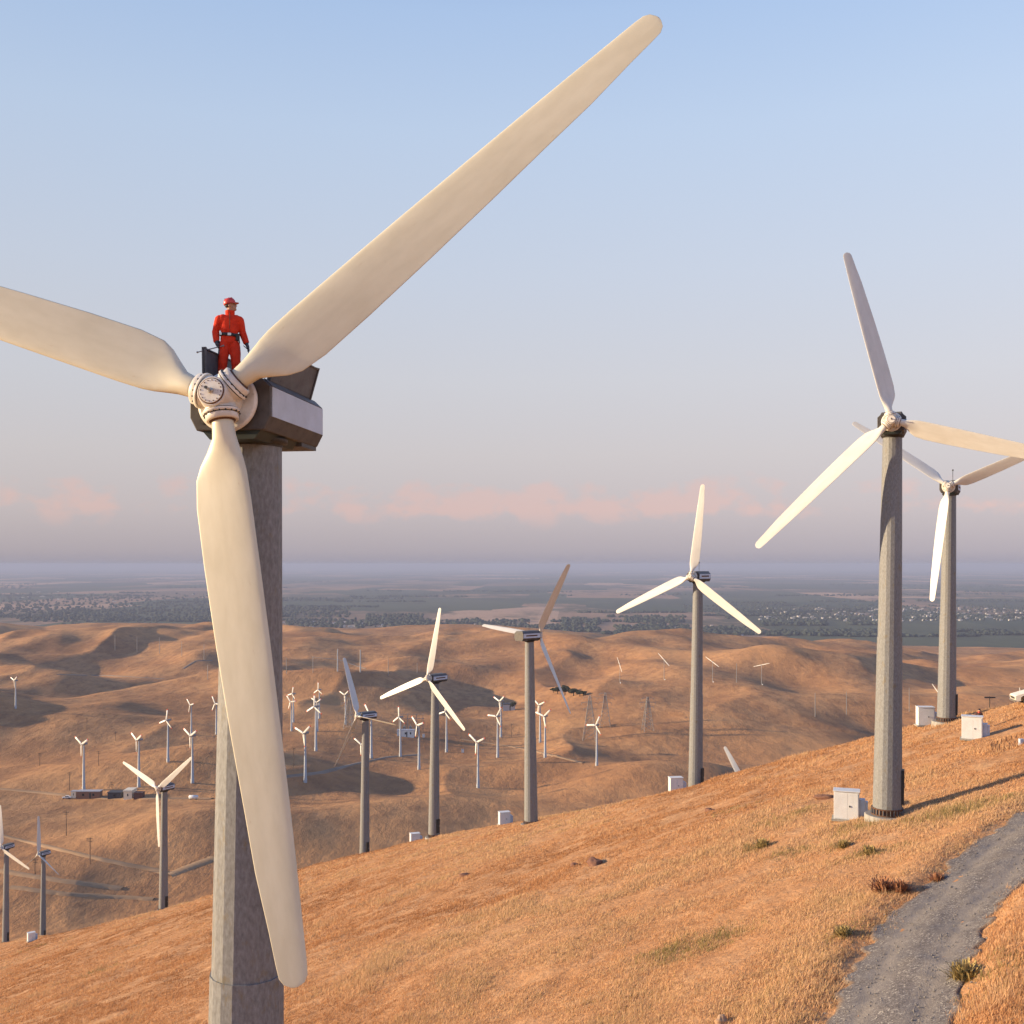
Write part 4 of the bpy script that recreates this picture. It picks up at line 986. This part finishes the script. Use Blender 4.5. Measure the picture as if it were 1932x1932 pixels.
D = 98.0; X = (1911 - CX) / F * D + 2.9
ztr = -(1345.5 - HY) / F * D
gt = gz(X - 1, D)
_rz = R(-10); _ax = Vector((math.cos(_rz), math.sin(_rz)))
_zf, _zr = gz(X - 1.66 * _ax.x, D - 1.66 * _ax.y), gz(X + 1.75 * _ax.x, D + 1.75 * _ax.y)
_tr = make_truck((X, D, (_zf + _zr) / 2 + .03), _rz); _tr.rotation_euler = (0, -math.atan((_zr - _zf) / 3.41) * .8, _rz)
print('TRUCK z', gt, 'wanted', ztr)

# H-frame pole behind the ridge
def hframe():
    best = min((abs(HY - F * (gz((1867 - CX) / F * d, d) + 17.5) / d - 1311), d) for d in np.arange(330, 520, 5)); d = best[1]
    X = (1867 - CX) / F * d; b = Vector((X, d, gz(X, d))); root = empty('power_pole', b)
    for k, (dx, hh, rr) in enumerate(((0, 17.5, .22), (1.2, 12, .14))):
        m = MB(); m.cyl((dx, 0, -.5), (dx, 0, hh), rr, rr * .8, n=10); m.build('post', M['wood'], root)
    m = MB(); m.box((0, -.3, 17.1), (4.2, .3, .55)); m.build('crossarm', M['wood'], root)
    tag(root, 'two-legged wooden power pole with a broad crossarm left of the pickup', 'power pole'); print('HFRAME', d, best)
hframe()

# foundation bolts at the right edge
def bolts():
    a = plane_hit(1876, 1397); b = plane_hit(1950, 1399); b = (a[0] + (b[0] - a[0]), a[1] + (b[1] - a[1])); cx_, cy_ = (a[0] + b[0]) / 2, (a[1] + b[1]) / 2
    root = empty('bolt_ring', (cx_, cy_, gz(cx_, cy_)))
    z0_ = gz(cx_, cy_)
    for k in range(26):
        t = 2 * math.pi * k / 26; m = MB(); x, y = 1.55 * math.cos(t), 1.55 * math.sin(t)
        g_ = gz(cx_ + x, cy_ + y) - z0_; m.cyl((x, y, g_ - .1), (x + random.uniform(-.02, .02), y, g_ + .40 + random.uniform(-.05, .05)), .035, n=8); m.build('bolt', M['rust'], root)
    m = MB(); m.box((-.1, -1.5, gz(cx_ - .1, cy_ - 1.5) - z0_ + .2), (.3, .3, .5)); m.build('junction_box', M['panel'], root)
    tag(root, 'ring of rusty bolts on an empty foundation right of the cabinet', 'foundation')
bolts()

# rocks
def rock(name, loc, size, mat, label, seed):
    m = MB(); m.sphere((0, 0, 0), 1, nu=20, nv=14); r_ = random.Random(seed); vs = []
    ph = [r_.uniform(0, 6) for _ in range(6)]
    for v in m.v:
        k = 1 + .16 * math.sin(3.1 * v[0] + ph[0]) * math.sin(2.7 * v[1] + ph[1]) + .1 * math.sin(6 * v[2] + ph[2] + 4 * v[0]) + .06 * math.sin(11 * v[1] + ph[3])
        vs.append((v[0] * k * size[0], v[1] * k * size[1], v[2] * k * size[2]))
    m.v = vs; o = m.build(name, mat); o.location = loc; o.rotation_euler = (0, 0, r_.uniform(0, 3)); tag(o, label, 'rock', 'rocks in the dry grass'); return o
for x, y, sz, mt, lb, zo in [(1361, 1921, (.28, .24, .2), 'rock', 'pale tan stone at the bottom edge in the dry grass', .12), (1122, 1631, (.95, .6, .42), 'rockred', 'dark red-brown rock outcrop in the middle of the grass slope', .08),
                            (1085, 1634, (.5, .4, .25), 'rockred', 'smaller red-brown rock left of the outcrop', .03), (1340, 1527, (.5, .4, .22), 'rockred', 'low brown rock on the slope left of the roadside cabinet', .05), (1560, 1505, (.9, .5, .25), 'rockred', 'flat brown rock on the grass above the roadside cabinet', .05), (880, 1648, (.7, .5, .2), 'rockred', 'flat rock low in the grass left of the outcrop', .05)]:
    X, D = plane_hit(x, y); rock('rock', (X, D, gz(X, D) + zo), sz, M[mt], lb, x)

def bush(x, y, size, cols, label, seed):
    X, D = plane_hit(x, y); r_ = np.random.default_rng(seed); n = 420
    a = r_.uniform(0, 2 * math.pi, n); e = r_.uniform(.15, 1.35, n); ln = size * r_.uniform(.45, 1, n)
    d = np.c_[np.cos(a) * np.cos(e), np.sin(a) * np.cos(e), np.sin(e)]; b0 = np.c_[r_.normal(0, size * .22, n), r_.normal(0, size * .22, n), np.zeros(n)]
    w_ = np.c_[-np.sin(a), np.cos(a), np.zeros(n)] * size * .035
    t_ = b0 + d * ln[:, None]; V = np.stack([b0 - w_, b0 + w_, t_ + w_ * .8, t_ - w_ * .8], 1).reshape(-1, 3)
    o = link('dry_bush', np_mesh('dry_bush', V, np.arange(len(V)).reshape(-1, 4), [cols], 4, False)); o.location = (X, D, gz(X, D) - .03)
    tag(o, label, 'bush', 'dry bushes on the slope')
M['bushred'] = pmat('bush_red_brown', (.36, .16, .08), (.27, .12, .06), 3, .9); M['bushyel'] = pmat('bush_yellow_green', (.42, .30, .12), (.31, .24, .09), 3, .9)
for k, (x, y, s_, c_, lb) in enumerate([(1668, 1688, .75, 'bushred', 'red-brown bush hanging over the left edge of the gravel road'), (1700, 1682, .6, 'bushred', 'smaller red-brown bush beside the road, right of the larger one'), (1822, 1836, .7, 'bushyel', 'yellow-green bush at the right edge of the gravel road'), (1640, 1612, .6, 'bushyel', 'olive bush in front of the roadside turbine'), (1592, 1597, .55, 'bushyel', 'small olive bush in front of the roadside cabinet'), (1440, 1600, .7, 'bushyel', 'olive bush low on the slope left of the roadside cabinet'), (1770, 1650, .5, 'bushred', 'small brown bush farther up the left road edge'), (1590, 1768, .5, 'bushyel', 'small green tuft near the bottom of the road edge')]): bush(x, y, s_, M[c_], lb, 50 + k)

# ------------------------------------------------------------------ valley buildings
def shed(x0, x1, ytop, ybase, depth, wall, roof, label, cat='building', wins=2, pitch=.6, rz=0, name='site_building', door=True):
    b = hit((x0 + x1) / 2, ybase, 300)
    if b is None: return None
    k = b.y / F; w = (x1 - x0) * k; h = (ybase - ytop) * k; root = empty(name, b, rz)
    hw = h - pitch
    m = MB(); m.box((0, depth / 2, hw / 2 - .3), (w, depth, hw + .6)); m.build('wall', M[wall], root)
    m = MB(); m.prism([(-w / 2 - .25, hw), (w / 2 + .25, hw), (w / 2 + .25, hw + .12), (0, hw + pitch), (-w / 2 - .25, hw + .12)] if rz and abs(rz) > 1 else [(-w / 2 - .2, hw), (w / 2 + .2, hw), (w / 2 + .2, hw + pitch), (-w / 2 - .2, hw + pitch)], -.3, depth + .3); m.build('roof', M[roof], root)
    for q in range(wins):
        m = MB(); m.box((-w / 2 + w * (q + .5) / wins * .9 + w * .05, -.02, hw * .58), (min(1.1, w * .14), .06, hw * .32)); m.build('window', M['glass'], root)
    if door:
        m = MB(); m.box((w * .08, -.02, hw * .42), (.9, .06, hw * .8)); m.build('door', M['seam'], root)
    tag(root, label, cat, 'site buildings in the left valley'); return root
shed(145, 188, 1493.5, 1508, 4, 'trailer', 'roofgrey', 'long brown site trailer with two windows in the left valley', 'trailer', 2, .3)
shed(203, 229, 1495, 1508, 5, 'shed', 'shed', 'low dark open shed between the brown and cream trailers', 'shed', 1, .3)
shed(233, 249, 1491, 1508.5, 7, 'cream', 'cream', 'cream gabled trailer right of the dark shed', 'trailer', 1, .8, door=False)
shed(252, 268, 1496.5, 1508.5, 4, 'boxred', 'boxred', 'dark red container right of the cream trailer', 'container', 0, .2, door=False)
shed(134, 143, 1493, 1506, 3, 'cream', 'roofgrey', 'small pale hut left of the brown trailer', 'hut', 1, .3, door=False)
shed(749, 781, 1378, 1390.5, 7, 'cab', 'roofgrey', 'white substation building in the middle valley', 'building', 3, .3, name='substation_building')
shed(949, 972, 1328, 1341, 7, 'roofgrey', 'shed', 'grey farm barn left of the tower seen from behind', 'barn', 0, .8, door=True, name='barn')
def tank():
    b = hit(365, 1509, 300)
    if b is None: return
    root = empty('storage_tank', b); m = MB(); m.lathe([(.3, -2.5), (1.0, -2.2), (1.0, 2.2), (.3, 2.5)], 20, 0, True, Matrix.Translation((0, 0, 1.4)) @ Matrix.Rotation(R(90), 4, 'Y')); m.build('tank', M['cab'], root)
    for s in (-1, 1):
        m = MB(); m.box((s * 1.5, 0, .3), (.3, 1.4, .9)); m.build('saddle', M['concrete'], root)
    tag(root, 'white horizontal storage tank right of the site trailers', 'tank')
tank()
def gantry():
    b = hit(770, 1383, 300)
    if b is None: return
    b = Vector((b.x, b.y + 14, 0)); b.z = gz(b.x, b.y); root = empty('substation_gantry', b)
    for s in (-1.0, -.2, .6, 1.2):
        m = MB(); m.cyl((s * 9, 0, -.5), (s * 9, 0, 13), .22, n=6); m.build('post', M['lattice'], root)
    for z in (9, 12.6):
        m = MB(); m.cyl((-10, 0, z), (12, 0, z), .18, n=6); m.build('beam', M['lattice'], root)
    for k in range(3):
        m = MB(); m.box((-4 + 5 * k, -4, 1.6), (2.2, 2.2, 3.2)); m.cyl((-4 + 5 * k, -4, 3.2), (-4 + 5 * k, -4, 5), .25, n=8); m.build('transformer', M['lattice'], root)
    tag(root, 'steel gantry and transformers behind the substation building', 'substation')
gantry()
def small_box(x, y, lab):
    b = hit(x, y, 300)
    if b is None: return
    root = empty('utility_cabinet', b); m = MB(); m.box((0, 0, 1.1), (1.8, 1.6, 2.6)); m.build('body', M['cab'], root, .05); m = MB(); m.box((0, 0, 2.46), (2.0, 1.8, .12)); m.build('lid', M['roofgrey'], root); tag(root, lab, 'utility cabinet', 'pale boxes in the middle valley')
small_box(799, 1391, 'tall pale box right of the substation building'); small_box(873, 1420, 'pale box on the slope below the substation')
def far_car():
    b = hit(126, 1507, 300)
    if b is None: return
    root = empty('parked_car', b, R(10)); m = MB(); m.prism([(-2.2, .3), (-2.25, .8), (-1.1, .95), (-.6, 1.45), (.9, 1.45), (1.6, .95), (2.2, .85), (2.2, .3)], -.85, .85); m.build('body', M['cab'], root, .05)
    for xw in (-1.35, 1.35):
        for s in (-1, 1):
            m = MB(); m.lathe([(.33, -.1), (.33, .1)], 16, 0, True, Matrix.Translation((xw, s * .8, .33)) @ Matrix.Rotation(R(90), 4, 'X')); m.build('wheel', M['tyre'], root)
    m = MB(); m.prism([(-.95, .98), (-.55, 1.38), (.85, 1.38), (1.35, .98)], -.87, .87); m.build('window', M['glass'], root)
    tag(root, 'pale car parked left of the small hut in the left valley', 'car')
far_car()

# ------------------------------------------------------------------ trees
def leaf_cloud(blobs, n, size, seed):
    r_ = np.random.default_rng(seed); V = []; per = n // len(blobs)
    for c, rad_ in blobs:
        d = r_.normal(0, 1, (per, 3)); d /= np.linalg.norm(d, axis=1)[:, None]; rr = r_.uniform(.45, 1, per) ** .6
        p = np.array(c) + d * rr[:, None] * np.array(rad_)
        a = r_.normal(0, 1, (per, 3)); b = r_.normal(0, 1, (per, 3)); s = size * r_.uniform(.6, 1.4, per)[:, None]
        a = a / np.linalg.norm(a, axis=1)[:, None] * s; b = b / np.linalg.norm(b, axis=1)[:, None] * s
        V.append(np.stack([p - a, p + b, p + a, p - b], 1))
    V = np.concatenate(V).reshape(-1, 3); return V, np.arange(len(V)).reshape(-1, 4)
def tree(loc, h, w, seed, label, group):
    root = empty('oak_tree', loc); r_ = random.Random(seed); m = MB()
    m.cyl((0, 0, -.4), (0, 0, h * .35), w * .06, w * .045, n=10)
    blobs = []
    for k in range(6):
        a = k * 1.05 + r_.uniform(-.3, .3); e = Vector((math.cos(a) * w * .3, math.sin(a) * w * .3, h * r_.uniform(.5, .8))); m.cyl((0, 0, h * .3), e, w * .03, w * .012, n=6)
        blobs.append((tuple(e), (w * r_.uniform(.2, .3), w * r_.uniform(.2, .3), h * r_.uniform(.15, .24))))
    blobs.append(((0, 0, h * .72), (w * .3, w * .3, h * .26)))
    m.build('trunk', M['bark'], root); V, Fc = leaf_cloud(blobs, 2100, w * .045, seed)
    link('crown', np_mesh('crown', V, Fc, [M['leaf']], 4, False), root); tag(root, label, 'tree', group)
TREES = [(1052, 1310, 12, 11), (1066, 1312, 17, 15), (1082, 1313, 13, 14), (1094, 1314, 10, 12), (1101, 1313, 8, 9), (1044, 1307, 8, 9), (968, 1340, 14, 9)]
TL = ['dark oak in the far clump, second from its left end', 'tallest dark oak in the far clump behind the long pale blade', 'dark oak right of the tallest in the far clump', 'low dark oak second from the right end of the far clump', 'smallest dark oak at the right end of the far clump', 'small dark oak at the left end of the far clump', 'dark pointed tree right of the grey barn']
for k, (x, y, hpx, wpx) in enumerate(TREES):
    b = hit(x, y, 300)
    if b is not None and b.y < 3000: tree(b, hpx * b.y / F * 1.15, wpx * b.y / F * 1.3, 100 + k, TL[k], 'dark oaks in the far hills')

# tree belts and groves of the plain: far off, one mass each (stuff)
def plain_xy(x, y): D = 280 / ((y - HY) / F); return ((x - CX) / F * D, D)
def grove(specs, name, label, seed, th=11):
    r_ = np.random.default_rng(seed); V = []; Fc = []; o = 0
    # a small faceted clump: 14 leaf-cluster faces about a rough dome
    for (x0, x1, y0, y1, n) in specs:
        for _ in range(n):
            X, D = plain_xy(r_.uniform(x0, x1), r_.uniform(y0, y1)); z = gz(X, D) if D < 4200 else -280
            h = th * r_.uniform(.55, 1.35); w = h * r_.uniform(.55, .95); nu = 7
            ring = []
            for zz, rr in ((0.05, .6), (.3, 1), (.65, .85), (.93, .4)):
                for q in range(nu):
                    a = 2 * math.pi * q / nu; k = rr * w * r_.uniform(.7, 1.2); ring.append((X + k * math.cos(a), D + k * math.sin(a), z + zz * h * r_.uniform(.9, 1.1)))
            V += ring
            for lv in range(3):
                for q in range(nu): Fc.append((o + lv * nu + q, o + lv * nu + (q + 1) % nu, o + (lv + 1) * nu + (q + 1) % nu, o + (lv + 1) * nu + q))
            o += 4 * nu
    me = np_mesh(name, np.array(V), np.array(Fc), [M['belttree']], 4, False)
    tag(link(name, me), label, 'trees', kind='stuff')
rs = random.Random(5)
grove([(1160, 1260, 1184, 1205, 260), (1200, 1300, 1180, 1195, 200), (1300, 1420, 1186, 1199, 260), (1060, 1130, 1170, 1180, 120), (1180, 1290, 1168, 1176, 160), (1000, 1130, 1182, 1194, 200), (1370, 1400, 1156, 1168, 40), (1440, 1560, 1173, 1181, 160), (1545, 1650, 1192, 1201, 180), (1430, 1560, 1193, 1200, 120), (1600, 1660, 1177, 1180, 50)], 'woodland', 'dark groves of trees on the plain beyond the ridge crest tower', 1, 14)
grove([(0, 250, 1140, 1168, 420), (250, 400, 1140, 1172, 260), (0, 400, 1120, 1140, 300), (530, 660, 1145, 1165, 260), (690, 800, 1160, 1180, 220), (540, 1000, 1170, 1186, 420), (0, 60, 1105, 1112, 40), (40, 380, 1168, 1174, 200)], 'woodland', 'blue-dark belts of trees on the plain at left', 2, 13)
lines = []
for _ in range(80):
    y = HY + 26 + 110 * rs.random() ** 1.2; x = rs.uniform(-150, 1900); l_ = rs.uniform(40, 260); lines.append((x, x + l_, y, y + rs.uniform(.3, 2.0), int(l_ * .45)))
grove(lines, 'woodland', 'thin hedgerows and tree lines across the hazy plain', 3, 12)
grove([(1430, 1932, 1142, 1172, 900), (1290, 1440, 1142, 1156, 160)], 'woodland', 'trees scattered through the far town', 4, 9)

# houses of the far town
def house_mesh(w, d, h, p):
    m = MB(); m.box((0, 0, h / 2 - 1), (w, d, h + 2), 0); m.prism([(-w / 2 - .6, h), (w / 2 + .6, h), (0, h + p)], -d / 2 - .6, d / 2 + .6, 1); return m.mesh('house', [M['housewall'], M['houseroof']])
hm = [house_mesh(13, 10, 4.2, 2.6), house_mesh(18, 11, 5, 3), house_mesh(11, 9, 6, 2.5), house_mesh(34, 14, 5.5, 1.6)]
def houses(n, x0, x1, y0, y1, label, group, seed, big=.05, zrot=True):
    r_ = random.Random(seed)
    for _ in range(n):
        x = r_.uniform(x0, x1); y = r_.uniform(y0, y1); X, D = plain_xy(x, y); z = -280 if D > 4200 else gz(X, D)
        o = link('house', hm[3] if r_.random() < big else hm[r_.randrange(3)]); o.location = (X, D, z); o.rotation_euler = (0, 0, r_.choice([0, 1.57]) + r_.uniform(-.2, .2)); s = r_.uniform(.7, 1.15); o.scale = (s, s, s)
        tag(o, label, 'house', group)
houses(230, 1430, 1932, 1147, 1172, 'small pale house in the town on the far plain at right', 'houses of the far town at right', 1)
houses(28, 530, 760, 1174, 1184, 'small pale house among trees at the foot of the far hills', 'houses at the foot of the far hills', 2, .25)
houses(26, 830, 1050, 1176, 1187, 'small pale house along the plain edge in the middle', 'houses along the plain edge', 3, .25)
houses(14, 1180, 1420, 1180, 1204, 'small pale house by the dark groves', 'houses by the dark groves', 4, .3)
houses(14, 20, 380, 1115, 1150, 'pale farm building on the plain at left', 'farm buildings at left', 5, .5)

# ------------------------------------------------------------------ haze: one closed box of even air
def haze():
    m = bpy.data.materials.new('hazy_air'); m.use_nodes = True; nt = m.node_tree; nt.nodes.clear()
    out = nt.nodes.new('ShaderNodeOutputMaterial'); v = nt.nodes.new('ShaderNodeVolumePrincipled')
    v.inputs['Color'].default_value = (.36, .415, .585, 1); v.inputs['Density'].default_value = HAZE; v.inputs['Anisotropy'].default_value = .0
    nt.links.new(v.outputs[0], out.inputs['Volume'])
    mb = MB(); mb.box((0, 0, (24 - 284) / 2), (190000, 190000, 24 + 284)); o = mb.build('haze', m); tag(o, 'thin bluish haze over the hills and the plain', 'haze', kind='stuff')
HAZE = 6.3e-5
haze()

# ------------------------------------------------------------------ light, sky, camera
AZ = 91.0; EL = 12.5     # sun: to the left of straight behind the camera
ts = Vector((-math.sin(R(AZ)) * math.cos(R(EL)), -math.cos(R(AZ)) * math.cos(R(EL)), math.sin(R(EL))))
sl = bpy.data.lights.new('sun', 'SUN'); sl.energy = 5.0; sl.angle = R(.6); sl.color = (1, .77, .49)
so = bpy.data.objects.new('sun', sl); COL.objects.link(so); so.rotation_euler = ts.to_track_quat('Z', 'Y').to_euler(); so.location = (-60, -20, 60)
w = bpy.data.worlds.new('World'); sc.world = w; w.use_nodes = True; nt = w.node_tree; L = nt.links; bg = nt.nodes['Background']
sky = nt.nodes.new('ShaderNodeTexSky'); sky.sky_type = 'NISHITA'; sky.sun_disc = False; sky.sun_elevation = R(EL); sky.sun_rotation = math.atan2(ts.x, ts.y); sky.dust_density = 2.0; sky.altitude = 300
tc = nt.nodes.new('ShaderNodeTexCoord'); sx = nt.nodes.new('ShaderNodeSeparateXYZ'); L.new(tc.outputs['Generated'], sx.inputs[0])
def lin(c): return tuple(((x / 255) / 12.92 if x / 255 <= .04045 else ((x / 255 + .055) / 1.055) ** 2.4) for x in c)
EXPO = .97
def skc(c): k = 2 ** -EXPO; return tuple(x * k for x in lin(c))
def zz(y): s = (HY - y) / F; return s / math.sqrt(1 + s * s)
gr = ramp(nt, [(0, skc((160, 156, 172))), (zz(1040), skc((180, 172, 182))), (zz(960), skc((200, 189, 194))), (zz(860), skc((209, 201, 204))), (zz(720), skc((211, 210, 217))), (zz(520), skc((205, 213, 229))), (zz(250), skc((194, 212, 238))), (zz(20), skc((177, 202, 238))), (.62, skc((98, 138, 205))), (1, skc((62, 100, 175)))], sx.outputs['Z'])
# pinkish cloud bank low over the plain
mp = nt.nodes.new('ShaderNodeMapping'); mp.inputs['Scale'].default_value = (1, 1, 1.5); mp.inputs['Location'].default_value = (.37, .1, .0); L.new(tc.outputs['Generated'], mp.inputs['Vector'])
cn = N(nt, 'ShaderNodeTexNoise', Scale=19.0, Detail=10, Roughness=.6); L.new(mp.outputs[0], cn.inputs['Vector'])
cn2 = N(nt, 'ShaderNodeTexNoise', Scale=3.2, Detail=3, Roughness=.5); L.new(mp.outputs[0], cn2.inputs['Vector'])
bandz = ramp(nt, [(zz(1010), (0, 0, 0)), (zz(965), (1, 1, 1)), (zz(915), (.8, .8, .8)), (zz(880), (0, 0, 0))], sx.outputs['Z']).outputs['Color']
# threshold falls with the band so that tops are billowy and bases soft
ad = N(nt, 'ShaderNodeMath', operation='MULTIPLY_ADD'); L.new(bandz, ad.inputs[0]); ad.inputs[1].default_value = .22; L.new(cn.outputs['Fac'], ad.inputs[2])
ad2 = N(nt, 'ShaderNodeMath', operation='MULTIPLY_ADD'); L.new(cn2.outputs['Fac'], ad2.inputs[0]); ad2.inputs[1].default_value = .35; L.new(ad.outputs[0], ad2.inputs[2])
cl = ramp(nt, [(.86, (0, 0, 0)), (.98, (.72, .72, .72))], ad2.outputs[0]).outputs['Color']
cm = N(nt, 'ShaderNodeMath', operation='MULTIPLY'); L.new(cl, cm.inputs[0]); L.new(bandz, cm.inputs[1])
col = mixc(nt, cm.outputs[0], gr.outputs['Color'], skc((226, 190, 186)))
sm = nt.nodes.new('ShaderNodeVectorMath'); sm.operation = 'SCALE'; L.new(sky.outputs[0], sm.inputs[0]); sm.inputs['Scale'].default_value = .10
az_ = N(nt, 'ShaderNodeMath', operation='MULTIPLY_ADD'); L.new(sx.outputs['X'], az_.inputs[0]); az_.inputs[1].default_value = .16; az_.inputs[2].default_value = 1.0
bk = N(nt, 'ShaderNodeMapRange'); bk.inputs['From Min'].default_value = .25; bk.inputs['From Max'].default_value = -.9; bk.inputs['To Min'].default_value = 0; bk.inputs['To Max'].default_value = .55; L.new(sx.outputs['Y'], bk.inputs['Value'])
az2 = N(nt, 'ShaderNodeMath', operation='ADD'); L.new(az_.outputs[0], az2.inputs[0]); L.new(bk.outputs[0], az2.inputs[1]); az_ = az2
vs_ = nt.nodes.new('ShaderNodeVectorMath'); vs_.operation = 'SCALE'; L.new(col, vs_.inputs[0]); L.new(az_.outputs[0], vs_.inputs['Scale'])
fin = mixc(nt, .9, sm.outputs[0], vs_.outputs[0])
L.new(fin, bg.inputs['Color']); bg.inputs['Strength'].default_value = 1.0

cd = bpy.data.cameras.new('camera'); cam = bpy.data.objects.new('camera', cd); COL.objects.link(cam); sc.camera = cam
cam.location = (0, 0, 0); cam.rotation_euler = (R(90), 0, 0)
cd.sensor_width = 36; cd.sensor_height = 36; cd.sensor_fit = 'HORIZONTAL'; cd.lens = 36 * F / 1932; cd.shift_y = (HY - 966) / 1932; cd.clip_start = .1; cd.clip_end = 300000
sc.view_settings.view_transform = 'Standard'; sc.view_settings.look = 'None'; sc.view_settings.exposure = EXPO; sc.view_settings.gamma = 1; sc.view_settings.use_curve_mapping = False
sc.render.engine = 'CYCLES'; cy = sc.cycles
cy.max_bounces = 5; cy.diffuse_bounces = 2; cy.glossy_bounces = 2; cy.transmission_bounces = 2; cy.volume_bounces = 1; cy.caustics_reflective = False; cy.caustics_refractive = False
cy.use_denoising = True; cy.use_adaptive_sampling = True; cy.adaptive_threshold = .02
sc.render.resolution_x = 1024; sc.render.resolution_y = 1024
